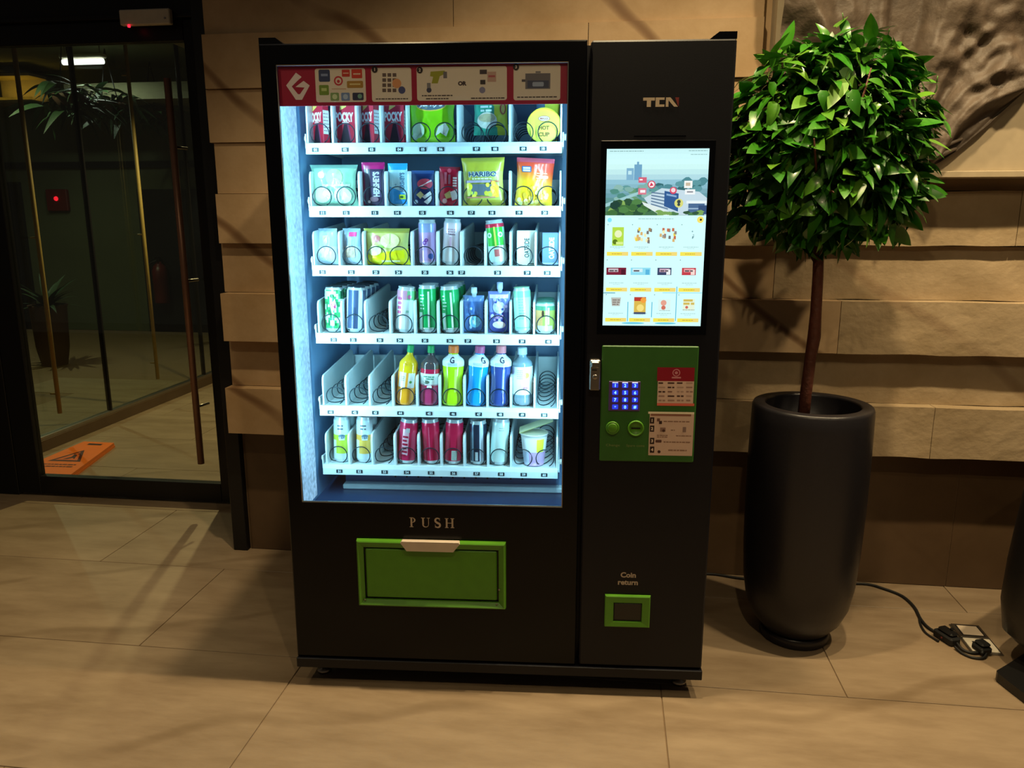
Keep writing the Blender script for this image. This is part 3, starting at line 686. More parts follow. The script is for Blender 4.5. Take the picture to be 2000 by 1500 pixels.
    for j in range(3):
        yb = (.572, .778, .955)[j]; yt = (.418, .618, .818)[j]
        for i in range(4):
            x0 = .025 + i * .245; xc = x0 + .11
            r(x0, yb, x0 + .215, yb + .022, '#f2e456'); r(x0 + .15, yb, x0 + .215, yb + .022, '#f0d878'); p.lines(U(x0 + .05), V(yb + .011), U(x0 + .16), 1, .01, .0022, '#c9a848')
            p.lines(U(x0 + .03), V(yb - .028), U(x0 + .18), 1, .01, .0018, '#a9cccc'); p.lines(U(x0 + .07), V(yb - .019), U(x0 + .14), 1, .01, .0016, '#b9dada'); p.disc(U(x0 + .005), V(yt), .0014, '#7aa0a0')
            if (j, i) == (0, 0): r(x0 + .05, .432, x0 + .165, .537, '#b4dc4a'); p.disc(U(xc), V(.47), .010, '#e8f2c0'); p.disc(U(xc - .03), V(.515), .007, '#5a7a1c'); r(x0 + .09, .515, x0 + .16, .53, '#d6ee90')
            elif j == 0 and i in (1, 2):
                for k in range(16): p.poly([(U(xc + dx), V(.475 + dy)) for dx, dy in [(lambda a, bq: [(a - .012, bq - .008), (a + .01, bq - .01), (a + .014, bq + .008), (a - .008, bq + .01)])(rnd.uniform(-.08, .08), 0)][0]][::-1] if False else [(U(xc + e[0]), V(.475 + e[1])) for e in (lambda a, c_: [(a - .012, c_ + .008), (a + .012, c_ + .01), (a + .012, c_ - .009), (a - .01, c_ - .01)])(rnd.uniform(-.085, .085), rnd.uniform(-.035, .04))], rnd.choice(['#e8d04a', '#a8875a', '#8e8a86', '#d8b070', '#c46a4a', '#f2e9b0', '#7a7470']))
            elif (j, i) == (0, 3):
                for k in range(6): p.disc(U(xc + rnd.uniform(-.03, .03)), V(.475 + rnd.uniform(-.02, .02)), .002, rnd.choice(['#7fa8b0', '#4a6a72', '#a8ccd0']))
            elif j == 1:
                bx = [('#7a2038', '#c8bcc4', '#4e1428'), ('#8fdcf0', '#cfeef4', '#57b4dc'), ('#3a4668', '#c9a8bc', '#e8eef0'), ('#c2404c', '#e8a0a4', '#f2d8d0')][i]
                a0, a1 = ((x0 + .0, x0 + .20) if i < 2 else (x0 + .025, x0 + .165))
                r(a0, .662, a1, .704, bx[0]); r(a0 + .02, .667, a0 + .12, .687, bx[1]); r(a1 - .05, .672, a1 - .01, .702, bx[2]); p.lines(U(a0 + .03), V(.68), U(a0 + .11), 1, .01, .004, '#5c5058')
            elif (j, i) == (2, 0): p.poly([(U(xc - .055), V(.835)), (U(xc - .045), V(.885)), (U(xc + .035), V(.885)), (U(xc + .045), V(.835))], '#b9bcb4'); p.lines(U(xc - .04), V(.85), U(xc + .035), 3, .006, .003, '#80746c')
            elif (j, i) == (2, 1): r(x0 + .045, .832, x0 + .165, .93, '#d8b850'); r(x0 + .045, .832, x0 + .165, .855, '#b8382c'); p.disc(U(xc + .03), V(.85), .008, '#f0a040'); p.disc(U(xc), V(.895), .010, '#f2de80'); r(x0 + .045, .92, x0 + .165, .932, '#3c4a6a')
            elif (j, i) == (2, 2): r(x0 + .045, .845, x0 + .17, .91, '#d8f2ee'); p.disc(U(xc - .01), V(.865), .008, '#e2a08c'); p.disc(U(xc - .01), V(.893), .006, '#d0705c'); p.lines(U(xc - .05), V(.91), U(xc + .06), 1, .01, .002, '#a8c4c4')
            else: r(x0 + .05, .84, x0 + .17, .91, '#e2f2d8'); p.lines(U(x0 + .055), V(.85), U(x0 + .165), 2, .009, .006, '#d0b85a'); p.disc(U(xc - .02), V(.89), .004, '#d06a5a'); p.lines(U(x0 + .05), V(.905), U(x0 + .17), 1, .01, .002, '#98b0b0')
    for x, y0, y1 in ((.253, .86, .975), (.497, .86, .95), (.742, .77, .97)): r(x - .004, y0, x + .004, y1, '#4fb4d4')
    r(0, .806, .12, .811, '#5a9cae'); r(.6, .804, 1, .808, '#8fdcea')
    p.disc(U(.31), V(.985), .032, '#6fcbe4', .003); p.disc(U(.64), V(.985), .030, '#6fcbe4', .003)
screen(p); p.build('screen_image', M_screen, ts)

# green payment panel
q = B(); q.box(0.9405, 1.2125, -0.006, 0.0, 0.7015, 1.0435, bev=0.003); kp = vp('payment_panel', q, M_greend)
GD = -0.0066
mk = mq(-0.006)
def rectp(x0, y0, x1, y1): a = mk(x0, y1); b_ = mk(x1, y0); return a[0], a[1], b_[0], b_[1]
u0, z0, u1, z1 = rectp(1188, 745, 1251, 802)
q = B(); q.box(u0, u1, -0.009, -0.006, z0, z1, col='#5a3a78', bev=0.0012)
pad = q.build('keypad', M_print, kp); pad['label'] = 'purple keypad with glowing blue keys'
for j in range(4):
    for i in range(3):
        x = 1201.5 + i * 19.3 - j * 0.1; y = 753 + j * 14.0 - 1 + i * 0.2
        a = mk(x, y); t = '123456789*0#'[j * 3 + i]
        p = Pr(flat(-0.0092, 0.0012)); p.rrect(a[0] - .0085, a[1] - .007, a[0] + .0085, a[1] + .007, .002, '#2534c8'); p.text(t, a[0], a[1], .0095 if t != '*' else .006, '#9cf0ff', bold=0.03)
        p.build('key', M_keys, pad)
        if j == 0: 
            pr2 = Pr(flat(-0.0092, 0.0002)); c = mk(x, 747); pr2.rect(c[0] - .008, c[1] - .0012, c[0] + .008, c[1] + .0012, '#e8f0ff'); pr2.build('key_light_bar', M_keys, pad)
c = mk(1196, 835)
q = B(); q.lathe([(0.0195, 0.0), (0.0195, 0.006), (0.018, 0.008), (0.0155, 0.008), (0.015, 0.003), (0.0145, 0.0085), (0.012, 0.0095), (0, 0.0095)], 24)
q.build('change_button', M_green, kp, (c[0], -0.006, c[1]), (PI / 2, 0, 0))
c = mk(1241.5, 836)
q = B(); q.lathe([(0.0235, 0.0), (0.0235, 0.005), (0.022, 0.007), (0.019, 0.007), (0.018, 0.002), (0, 0.002)], 24)
cs = q.build('coin_slot', M_green, kp, (c[0], -0.006, c[1]), (PI / 2, 0, 0))
q = B(); q.box(-0.013, 0.013, -0.002, 0.002, 0.002, 0.0032); q.build('slot_opening', M_rubber, cs)
p = Pr(flat(-0.0062)); a = mk(1197, 870); p.text('Change', a[0], a[1], .009, '#7d8a52', w=.040); a = mk(1241, 871); p.text('Spare coins', a[0], a[1], .009, '#7d8a52', w=.052); p.build('button_lettering', M_print, kp)
m_ = mk
p = Pr(flat(-0.0066, .00002)); R(p, 1283, 718, 1357, 792, '#d9b8a8'); R(p, 1283, 718, 1357, 744, '#900c26'); D_(p, 1321, 728, 8, '#c9808a'); D_(p, 1321, 728, 6, '#900c26'); D_(p, 1321, 728, 3.2, '#c9808a'); T_(p, 'QR pay', 1321, 738, 5, '#d8a0a8', 20) if False else R(p, 1312, 736, 1330, 739, '#c9808a')
rnd = random.Random(11)
for j in range(5):
    for i in range(4): LN(p, 1286 + i * 18, 748 + j * 8.5, 1299 + i * 18, 1, 4, 3.2, rnd.choice(['#a07c70', '#b49486', '#8a6458', '#4a2f2c']))
R(p, 1283, 788, 1356, 792, '#e06a58')
p.build('red_notice', M_print, kp)['label'] = 'red and white payment notice'
p = Pr(flat(-0.0066, .00002)); R(p, 1266, 805, 1356, 889, '#cfb0a0'); R(p, 1266, 805, 1356, 808, '#f0e2c8'); R(p, 1271, 809, 1350, 812, '#8a5a48')
for t, y in (('1', 821), ('2', 837), ('3', 861), ('4', 878)): R(p, 1269, y - 6, 1278, y + 6, '#2a1818'); T_(p, t, 1273.5, y, 7, '#e8d0c0', bold=.04)
R(p, 1283, 817, 1289, 823, '#6d4a40'); R(p, 1287, 822, 1293, 828, '#3a2220'); LN(p, 1296, 823, 1349, 1, 4, 2.4, '#8d6a5a'); R(p, 1289, 835, 1300, 843, '#8a6a60'); D_(p, 1296, 841, 3, '#4a2c28'); LN(p, 1310, 840, 1318, 1, 4, 2, '#8d6a5a'); R(p, 1333, 834, 1340, 844, '#8a7068')
LN(p, 1283, 850, 1304, 2, 3.5, 1.8, '#8d6a5a'); LN(p, 1320, 851, 1350, 1, 4, 1.8, '#8d6a5a'); RR(p, 1280, 859, 1292, 864, .002, '#5a3a34'); LN(p, 1296, 863, 1348, 1, 4, 2.2, '#8d6a5a'); D_(p, 1287, 882, 3.2, '#3a2220'); LN(p, 1305, 879, 1341, 1, 4, 2.4, '#8d6a5a')
p.build('instruction_notice', M_print, kp)['label'] = 'pale notice with four numbered steps'
# lock handle
u0, z0 = mp(1151, 762, -0.02); u1, z1 = mp(1173, 703, -0.02)
q = B(); q.box(u0, u1, -0.024, 0.0, z0, z1, bev=0.003); q.box(u0 + .003, u1 - .003, -0.028, -0.02, z1 - .022, z1 - .004, bev=0.003); lk = vp('lock_handle', q, M_steel, label='silver lock handle')
q = B(); q.lathe([(.007, 0), (.007, .003), (.005, .004), (0, .004)], 14); ky = q.build('key_cylinder', M_steel, lk, ((u0 + u1) / 2, -0.024, z0 + (z1 - z0) * .45), (PI / 2, 0, 0))
q = B(); q.box(u0 + .006, u0 + .020, -0.0252, -0.023, z1 - .030, z1 - .027); q.build('latch_gap', M_rubber, lk)
# coin return
q = B(); ringframe(q, [(0.968, 1.106, 0.172, 0.277, 0.0), (0.969, 1.105, 0.173, 0.276, -0.008), (0.972, 1.102, 0.176, 0.273, -0.010), (0.994, 1.081, 0.190, 0.254, -0.009), (0.996, 1.079, 0.192, 0.252, -0.0005)])
cr = vp('coin_return', q, M_green)
q = B(); q.box(0.990, 1.085, -0.004, -0.0005, 0.188, 0.256); q.build('cup_back', M_rubber, cr)
q = B(); q.prism([(-0.0085, 0.250), (-0.006, 0.252), (-0.003, 0.20), (-0.005, 0.196)], 0.998, 1.077, axis='x'); q.build('cup_flap', M_leather, cr)
p = Pr(flat(-0.0006)); p.text('Coin', 1.0365, 0.3415, .0175, '#b0a090', w=.046, bold=.035); p.text('return', 1.0362, 0.3165, .0155, '#b0a090', w=.060, bold=.035); vp('coin_return_lettering', p, M_print)

# --- trays with dividers, coils and number tags
ZT = [1.6185, 1.431, 1.249, 1.034, 0.795, 0.593]
DV = [[598, 651, 698, 745, 796, 895, 996, 1097], [603, 703, 754, 799, 853, 898, 996, 1096], [611, 664, 711, 805, 855, 901, 948, 997, 1046, 1095], [624, 669, 715, 763, 811, 856, 901, 949, 997, 1043, 1090],
      [633, 677, 723, 768, 815, 859, 907, 952, 998, 1044, 1090], [639, 683, 728, 772, 818, 862, 907, 953, 998, 1089]]
YD_ = [270, 390, 505, 640, 780, 895]
TG = [[616, 674, 726, 780, 826, 861, 931, 967, 1022, 1061], [630, 676, 732, 776, 825, 880, 921, 961, 1014, 1064], [630, 686, 734, 778, 830, 879, 902, 972, 1030, 1069], [652, 690, 742, 781, 830, 879, 914, 970, 1020, 1071],
      [646, 693, 733, 782, 838, 885, 935, 977, 1020, 1063], [663, 702, 751, 795, 842, 886, 931, 979, 1023, 1063]]
TGY = [294, 415, 531, 666, 807, 920]
DB = {0: [4, 5, 6], 1: [0, 5, 6], 2: [2], 3: [], 4: [], 5: [8]}
DU = [[mp(x, YD_[k], 0.25)[0] for x in DV[k]] for k in range(6)]
def coil_mesh(r, pitch, turns, wr):
    path = []; n = 22
    for i in range(int(turns * n) + 1):
        a = 2 * PI * i / n; fr = (i % n) / n; tno = i // n
        adv = tno + min(1, max(0, (fr - 0.78) / 0.22)) if fr > 0.78 else tno
        ph = a - PI / 2 + 0.5
        path.append((r * math.cos(ph), adv * pitch, r + r * math.sin(ph)))
    q = B(); q.tube(path, wr, 5, caps=True); return q.mesh('coil', M_coil)
coil_me = coil_mesh(0.0295, 0.062, 6, 0.0017)
tiny = {}
for k in range(6):
    zt = ZT[k]
    q = B()
    q.box(0.040, 0.822, 0.240, 0.66, -0.005, 0.0); q.box(0.040, 0.822, 0.645, 0.66, 0.0, 0.10)
    q.box(0.036, 0.040, 0.243, 0.66, -0.012, 0.03); q.box(0.822, 0.826, 0.243, 0.66, -0.012, 0.03)
    tr = vp('tray', q, M_tray, loc=(0, 0, ZB + zt))
    q = B(); q.prism([(0.2400, 0.003), (0.2400, -0.030), (0.2375, -0.031), (0.2305, -0.030), (0.2325, -0.010), (0.2365, 0.002)], 0.0405, 0.8205, axis='x'); q.build('number_strip', M_tray, tr)
    for u in (0.033, 0.830):
        q = B(); q.lathe([(0.009, -0.003), (0.010, -0.001), (0.010, 0.003)], 12); q.build('roller', M_white, tr, (u, 0.262, 0.018), (0, PI / 2, 0))
    h1 = (0.122, 0.106, 0.106, 0.104, 0.1, 0.106)[k]; h2 = h1 + (0.004 if k < 2 else 0.028)
    prof = [(0.243, 0.0), (0.243, h1 - 0.02), (0.2455, h1 - 0.008), (0.252, h1), (0.262, h1 + 0.002), (0.60, h2), (0.62, h2 - 0.01), (0.62, 0.0)]
    us = DU[k]
    for i, u in enumerate(us):
        th = 0.0042 if 0 < i < len(us) - 1 else 0.003
        u = min(max(u, 0.0445), 0.8175)
        q = B(); q.prism(prof, -th / 2 - .001, th / 2 + .001, axis='x'); q.build('divider', M_tray, tr, (u, 0, 0))
    for i in range(len(us) - 1):
        cs_ = [(us[i] + us[i + 1]) / 2] if i not in DB[k] else [us[i] * .74 + us[i + 1] * .26, us[i] * .27 + us[i + 1] * .73]
        for c in cs_: put('coil', coil_me, tr, (c, 0.2525, 0.0022), (0, 0, 0))
    for i, x in enumerate(TG[k]):
        u, z = mp(x, TGY[k], 0.231); zz = -0.018
        p = Pr(lambda x_, y_, l: (x_, 0.2305 - 0.0003 * l - (0.0 if True else 0), y_))
        p.rrect(-.0105, -.006, .0105, .006, .001, '#25323a'); p.text('%02d' % (k * 10 + i + 1), 0, 0, .0085, '#e8f6f8', bold=.03)
        q = p; o = q.build('number_tag', M_print, tr, (u, 0.0, zz))
# lower rail and slotted plate under the last tray
q = B(); q.box(0.085, 0.85, 0.340, 0.350, 0.487, 0.580)
for i in range(9): pass
bk = vp('chute_plate', q, M_liner)
for i in range(12):
    q = B(); q.box(-.003, .003, -.001, 0, -.012, .012); q.build('slot', M_rubber, bk, (0.26 + i * .040, 0.3395, 0.532))
q = B(); q.box(0.085, 0.845, 0.30, 0.338, 0.487, 0.505, bev=.003); vp('chute_rail', q, M_tray)
q = B(); q.box(0.03, 0.85, 0.09, 0.13, 0.487, 0.497, bev=.003); vp('sill_bar', q, M_steel)

# ================================================================== GOODS IN THE MACHINE
def prod(name, cat, label, k, x0, x1, ytop, ybot=None, d=0.286, tilt=0, yaw=0, lean=0, up=0.003, group=None):
    yb = ybot or (282, 404, 519, 651, 792, 907)[k]
    ym = (ytop + yb) / 2
    a = mp(x0, yb - 8, d)[0]; b_ = mp(x1, yb - 8, d)[0]
    z1 = mp((x0 + x1) / 2, ytop, d)[1]
    P = mworld((a + b_) / 2, d, ZT[k] + up)
    t = thing(name, label, cat, P, (math.radians(lean), math.radians(tilt), MYAW + math.radians(yaw)), group)
    return t, b_ - a, z1 - ZT[k] - up
SILV = '#c8d0d4'
def can(t, w, h, cf, lid=SILV, decal=None, neck=0.86):
    r = w / 2
    q = B()
    zs = [0.0, 0.004, 0.011]; zs2 = [0.011 + (h - 0.026) * i / 14 for i in range(15)]
    prof = [(r * .78, 0.0), (r * .88, 0.003), (r, 0.012)] + [(r, z + .0015) for z in zs2] + [(r * .97, h - .010), (r * neck, h - .003), (r * neck, h)]
    q.lathe(prof, 26, lambda a, z: (SILV if z < .0115 or z > h - .009 else cf(a, (z - .012) / (h - .026))), cap1=False)
    if decal:
        p = Pr(lambda x, y, l: ((r + .0006 + .00003 * l) * math.sin(x / r), -(r + .0006 + .00003 * l) * math.cos(x / r), y), r * .3); decal(p, r, h)
        q.add(p.v, [], None); o = len(q.v) - len(p.v)
        for f_, c_ in zip(p.f, p.c): q.f.append(tuple(i + o for i in f_)); q.c.append(c_); q.sm.append(False)
    bd = q.build('can_body', M_can, t)
    q = B(); rr = r * neck
    q.lathe([(rr + .0012, h - .002), (rr + .0014, h + .0015), (rr - .002, h + .0018), (rr - .003, h - .003), (0, h - .003)], 22, col=lid, cap0=False)
    q.box(-.004, .004, -.012, .006, h - .003, h - .0015, col=lid)
    q.build('lid', M_can, t)
    return bd
def bottle(t, w, h, body, cap, label=None, decal=None, shoulder=.62, neckr=.30, capr=.33, waist=0.0, liquid=None):
    r = w / 2; q = B()
    def cf(a, z): return body(a, z / h) if callable(body) else body
    pr_ = [(r * .86, 0), (r * .97, h * .012), (r, h * .04)]
    for i in range(1, 15):
        s_ = i / 14; z = h * (.04 + (shoulder - .04) * s_); pr_.append((r * (1 - waist * math.sin(PI * s_) ** 2), z))
    for i in range(1, 9):
        s_ = i / 8; z = h * (shoulder + (.86 - shoulder) * s_); pr_.append((r * (neckr + (1 - neckr) * (0.5 + 0.5 * math.cos(PI * s_ ** 1.15))), z))
    pr_ += [(r * neckr, h * .885)]
    q.lathe(pr_, 24, cf); q.build('bottle_body', M_pet, t)
    q = B(); q.lathe([(r * capr, h * .875), (r * (capr + .02), h * .88), (r * (capr + .02), h * .985), (r * capr * .9, h)], 18, col=cap, smooth=False); q.build('cap', M_card, t)
    if label:
        z0, z1, lf = label
        q = B(); n = 10; P = []
        for i in range(n + 1):
            z = h * (z0 + (z1 - z0) * i / n)
            rr = r
            for j in range(len(pr_) - 1):
                if pr_[j][1] <= z <= pr_[j + 1][1]:
                    u = (z - pr_[j][1]) / max(1e-6, pr_[j + 1][1] - pr_[j][1]); rr = pr_[j][0] + (pr_[j + 1][0] - pr_[j][0]) * u
            P.append((rr + .0007, z))
        def rad(z):
            for j in range(n):
                if P[j][1] <= z <= P[j + 1][1]: u = (z - P[j][1]) / (P[j + 1][1] - P[j][1]); return P[j][0] + (P[j + 1][0] - P[j][0]) * u
            return P[0][0] if z < P[0][1] else P[-1][0]
        q.lathe(P, 24, (lambda a, z: lf(a, (z / h - z0) / (z1 - z0))) if callable(lf) else None, None if callable(lf) else lf, cap0=False, cap1=False)
        if decal:
            p = Pr(lambda x, y, l: ((rad(y) + .0007 + .00025 * min(l, 3) + .00003 * l) * math.sin(x / r), -(rad(y) + .0007 + .00025 * min(l, 3) + .00003 * l) * math.cos(x / r), y), r * .3); decal(p, r, h)
            o = len(q.v); q.v += p.v
            for f_, c_ in zip(p.f, p.c): q.f.append(tuple(i + o for i in f_)); q.c.append(c_); q.sm.append(False)
        q.build('label', M_film, t)
def bag(t, w, h, th, cf, decal=None, crimp=0.07, seed=0, sag=0.5, name='pouch', m=None, flare=0.0, wr=0.10, lean=0.0):
    nx, ny = 26, 32
    def surf(s_, v, side):
        # s_ in -1..1, v in 0..1
        c = min(1, v / crimp) if v < crimp else (min(1, (1 - v) / crimp) if v > 1 - crimp else 1)
        vv = 2 * abs(v - sag * .5 - .25) ; body = max(0.0, 1 - abs(s_) ** 2.6) ** .6 * max(0.0, 1 - min(1, abs(2 * v - 1)) ** 3) ** .55
        wk = mn_noise.noise((s_ * 2.3 + seed, v * 3.1, seed * 1.7)) * wr + mn_noise.noise((s_ * 6 + seed, v * 8, seed)) * wr * .45
        x = s_ * w / 2 * (1 - .07 * math.sin(PI * v) ** 1.5 + flare * (abs(2 * v - 1) ** 4))
        x += mn_noise.noise((v * 4, seed, side)) * w * .012
        y = side * (th / 2) * body * c * (1 + wk * 2.0) + (0.0006 * side if True else 0)
        return (x, y + lean * (v) * h, v * h)
    q = B()
    for side in (-1, 1):
        o = len(q.v)
        for j in range(ny + 1):
            for i in range(nx + 1): q.v.append(surf(-1 + 2 * i / nx, j / ny, side))
        for j in range(ny):
            for i in range(nx):
                a = o + j * (nx + 1) + i
                q.f.append((a, a + 1, a + nx + 2, a + nx + 1) if side < 0 else (a, a + nx + 1, a + nx + 2, a + 1)); q.sm.append(True)
                q.c.append(lin(cf(-1 + 2 * (i + .5) / nx, (j + .5) / ny)))
    if decal:
        p = Pr(lambda x, y, l: (lambda P: (P[0], P[1] - .0016 - .0005 * min(l, 5) - .00004 * l, P[2]))(surf(max(-1, min(1, x / (w / 2))), max(0, min(1, y / h)), -1)), w * .07); decal(p, w, h)
        o = len(q.v); q.v += p.v
        for f_, c_ in zip(p.f, p.c): q.f.append(tuple(i + o for i in f_)); q.c.append(c_); q.sm.append(False)
    return q.build(name, m or M_film, t)
def carton(t, w, h, dp, colf, decal=None, gable=False):
    q = B(); q.box(-w / 2, w / 2, -dp / 2, dp / 2, 0, h, col=colf, bev=.0015)
    if decal:
        p = Pr(flat(-dp / 2 - .0003, .00004)); decal(p, w, h)
        o = len(q.v); q.v += p.v
        for f_, c_ in zip(p.f, p.c): q.f.append(tuple(i + o for i in f_)); q.c.append(c_); q.sm.append(False)
    return q.build('carton', M_card, t)

# --- shelf 1: stick-biscuit boxes, crisps, noodle packs
def stickbox(label, x0, x1, yaw, side, dx=0):
    t, w_, h = prod('biscuit_box', 'biscuit box', label, 0, x0, x1, 190, d=0.30, yaw=yaw, group='red biscuit boxes on the top shelf')
    w_ = 0.066; h = 0.150
    def dec(p, w, hh):
        p.poly([(-w * .5, hh * .42), (w * .5, hh * .42), (w * .5, hh * .92), (-w * .5, hh * .92)], '#c2203c') 
        p.poly([(-w * .22, 0.003), (w * .26, 0.003), (w * .12, hh * .40), (-w * .02, hh * .40)], '#2a1a28')
        p.poly([(w * .26, 0.003), (w * .34, 0.003), (w * .18, hh * .40), (w * .12, hh * .40)], '#8a3a5a')
        p.poly([(-w * .2, hh * .66), (w * .1, hh * .74), (w * .3, hh * .98), (-w * .1, hh * .98)], '#e8c86a')
        p.text('POCKY', 0, hh * .54, hh * .19, '#f6f4f2', w=w * .84, bold=.05)
        p.rect(-w * .1, hh * .425, w * .2, hh * .44, '#e8d8d0')
    bo = carton(t, w_, h, 0.024, '#b81c36', dec)
    p = Pr(lambda x, y, l: (side * (w_ / 2 + .0003 + .00004 * l), x * side * 1.0, y)); p.rect(-.0115, .03, .0115, .10, '#e4dcdc'); p.rect(-.0115, .004, .0115, .028, '#c2203c'); p.lines(-.010, .09, .010, 6, .010, .0022, '#8a5a64'); p.build('side_print', M_card, t)
stickbox('red biscuit box turned sharply to the left in slot 01, leftmost on the top shelf', 604, 646, -34, 1)
stickbox('red biscuit box turned slightly to the right in slot 02', 654, 694, 16, -1)
stickbox('red biscuit box turned to the left in slot 03', 702, 742, -32, 1)
stickbox('red biscuit box with its white lettering fully in view in slot 04', 748, 794, 0, 1)
t, w_, h = prod('crisps_bag', 'snack bag', 'bright green crisps bag across slots 05 and 06', 0, 800, 890, 186, d=0.292)
def dec(p, w, hh):
    p.disc(0, hh * .78, w * .34, '#f4e05a', hh * .13); p.disc(0, hh * .775, w * .31, '#6a7a86', hh * .10); p.text("Jenny's", 0, hh * .78, hh * .105, '#ffffff', w=w * .52, bold=.04, shear=.2)
    p.poly([(w * .08, hh * .14), (w * .16, hh * .34), (w * .32, hh * .42), (w * .40, hh * .30), (w * .32, hh * .14), (w * .2, hh * .22)], '#eef4e2')
    p.disc(-w * .29, hh * .26, w * .14, '#cfe6c8', hh * .15); p.disc(-w * .36, hh * .14, w * .07, '#e2f0dc')
bag(t, w_, h, .045, lambda s_, v: ('#8fe01a' if v > .12 else '#b2ec3a') if v < .9 else '#7cc818', dec, seed=2)
t, w_, h = prod('noodle_pack', 'noodle pack', 'green and yellow noodle pack perched on the coils of slots 07 and 08', 0, 925, 993, 182, ybot=259, d=0.335, up=0.032)
def dec(p, w, hh):
    p.disc(-w * .1, hh * .34, w * .30, '#f2f0e2', hh * .20); p.disc(-w * .1, hh * .40, w * .26, '#d8c8a0', hh * .10); p.disc(w * .38, hh * .62, w * .09, '#c83a2c', hh * .14); p.disc(w * .38, hh * .62, w * .05, '#f0d860', hh * .11); p.text('MAGGI', w * .38, hh * .62, .006, '#c83a2c', w=.03, rot=PI / 2)
    p.lines(-w * .3, hh * .75, w * .05, 3, hh * .09, .006, '#dff6ee')
bag(t, w_, h, .03, lambda s_, v: '#3fb89a' if s_ < (.1 + .3 * (1 - v)) else '#e8e03a', dec, seed=5)
def noodlecup(k, label, x0, x1, y0, y1, rim, body, lid, d, lay, name='noodle_cup', up=.003, open_lid=False):
    t, w_, h = prod(name, 'noodle cup', label, k, x0, x1, y0, d=d, up=up)
    return t, w_, h
t, w_, h = prod('noodle_cup', 'noodle cup', 'yellow noodle cup lying with its round lid facing forward in slots 09 and 10', 0, 1030, 1095, 212, d=0.290)
r = w_ / 2
q = B(); q.lathe([(r * .70, .075), (r * .92, .006), (r, .004), (r, 0.0)], 28, col='#f0e84a', cap1=False); q.build('cup', M_card, t, (0, -.012, r), (-PI / 2 + .12, 0, 0))
q = B(); q.lathe([(r * 1.0, -0.001), (r * 1.03, 0.0), (r * 1.03, .003), (r * .95, .004), (0, .004)], 30, col='#f6ee54', cap0=False)
P_ = Pr(lambda x, y, l: (x, y, .0043 + .00006 * l))
P_.disc(0, r * .38, r * .36, '#c86a5a', r * .17); P_.disc(0, r * .38, r * .32, '#f2ead0', r * .135); P_.text('MAGGI', 0, r * .38, r * .13, '#b8322a', w=r * .46, bold=.04); P_.text('HOT', 0, -r * .16, r * .24, '#8a5a1a', w=r * .62, bold=.05); P_.text('CUP', 0, -r * .54, r * .24, '#8a5a1a', w=r * .66, bold=.05)
o_ = len(q.v); q.v += P_.v
for f_, c_ in zip(P_.f, P_.c): q.f.append(tuple(i + o_ for i in f_)); q.c.append(c_); q.sm.append(False)
q.build('foil_lid', M_card, t, (0, -.012, r), (PI / 2 - .12, 0, 0))
t, w_, h = prod('noodle_cup', 'noodle cup', 'second noodle cup standing behind the yellow lid in slots 09 and 10', 0, 1046, 1094, 190, d=0.375)
r = w_ / 2
q = B(); q.lathe([(r * .72, 0), (r * .98, h * .9), (r * 1.04, h * .92)], 24, lambda a, z: '#e6e04a' if -.3 < a < 2 else '#5a7a9a'); q.build('cup', M_card, t)
q = B(); q.lathe([(r * 1.04, h * .92), (r * 1.04, h * .94), (0, h * .945)], 24, col='#c8dc4a'); q.build('foil_lid', M_card, t)

# --- shelf 2
t, w_, h = prod('bread_pack', 'bread pack', 'pale green wrapped bread across slots 11 and 12', 1, 612, 699, 322, d=.290)
def dec(p, w, hh):
    p.disc(-w * .26, hh * .75, w * .075, '#e8a8b8'); p.disc(w * .04, hh * .68, w * .20, '#a8cf86', hh * .22); p.rect(w * .035, hh * .6, w * .045, hh * .86, '#a8cc8c'); p.rect(-w * .25, hh * .48, w * .4, hh * .53, '#bfe0c4'); p.disc(-w * .24, hh * .28, w * .19, '#c6dccb', hh * .2); p.disc(w * .22, hh * .26, w * .2, '#ccdfd0', hh * .19)
    p.lines(-w * .36, hh * .04, w * .4, 1, .01, .003, '#8a9c92')
bag(t, w_, h, .05, lambda s_, v: '#8db59b' if v < .9 else '#7aa396', dec, seed=8, wr=.16, flare=.07)
def choc(k, label, x0, x1, yt, cf, dec, seed, tilt=0, d=.286, ybot=None, lean=0):
    t, w_, h = prod('chocolate_pack', 'chocolate', label, k, x0, x1, yt, ybot=ybot, d=d, tilt=tilt, lean=lean)
    bag(t, w_, h, .017, cf, dec, seed=seed, crimp=.05, wr=.05, name='wrapper')
def dec(p, w, hh):
    p.rect(-w * .06, hh * .20, w * .36, hh * .80, '#4c4260'); p.text("HERSHEY'S", w * .14, hh * .50, w * .30, '#d6d2e2', w=hh * .56, rot=PI / 2, bold=.04); p.disc(w * .02, hh * .16, w * .20, '#8a6a7a', hh * .06); p.disc(-w * .2, hh * .1, w * .06, '#e2d4dc')
choc(1, 'dark purple chocolate bar with a magenta top in slot 13', 709, 754, 317, lambda s_, v: '#b8186a' if v > .84 else ('#7a1c4e' if s_ < -.75 else '#3c2c4c'), dec, 3)
def dec(p, w, hh):
    p.text("HERSHEY'S", w * .24, hh * .56, w * .26, '#4a6a8a', w=hh * .44, rot=PI / 2, bold=.03); p.poly([(-w * .45, hh * .05), (w * .45, hh * .05), (w * .45, hh * .25), (w * .1, hh * .36), (-w * .45, hh * .46)], '#2f9ae0'); p.rect(w * .06, hh * .16, w * .4, hh * .27, '#d8e84a'); p.disc(w * .2, hh * .215, w * .09, '#3a6a3a', hh * .03); p.disc(-w * .1, hh * .5, w * .05, '#86b4cc')
choc(1, 'pale blue and white chocolate bar in slot 14', 760, 798, 319, lambda s_, v: '#2aa8dc' if v > .83 else '#bfe6f2', dec, 4)
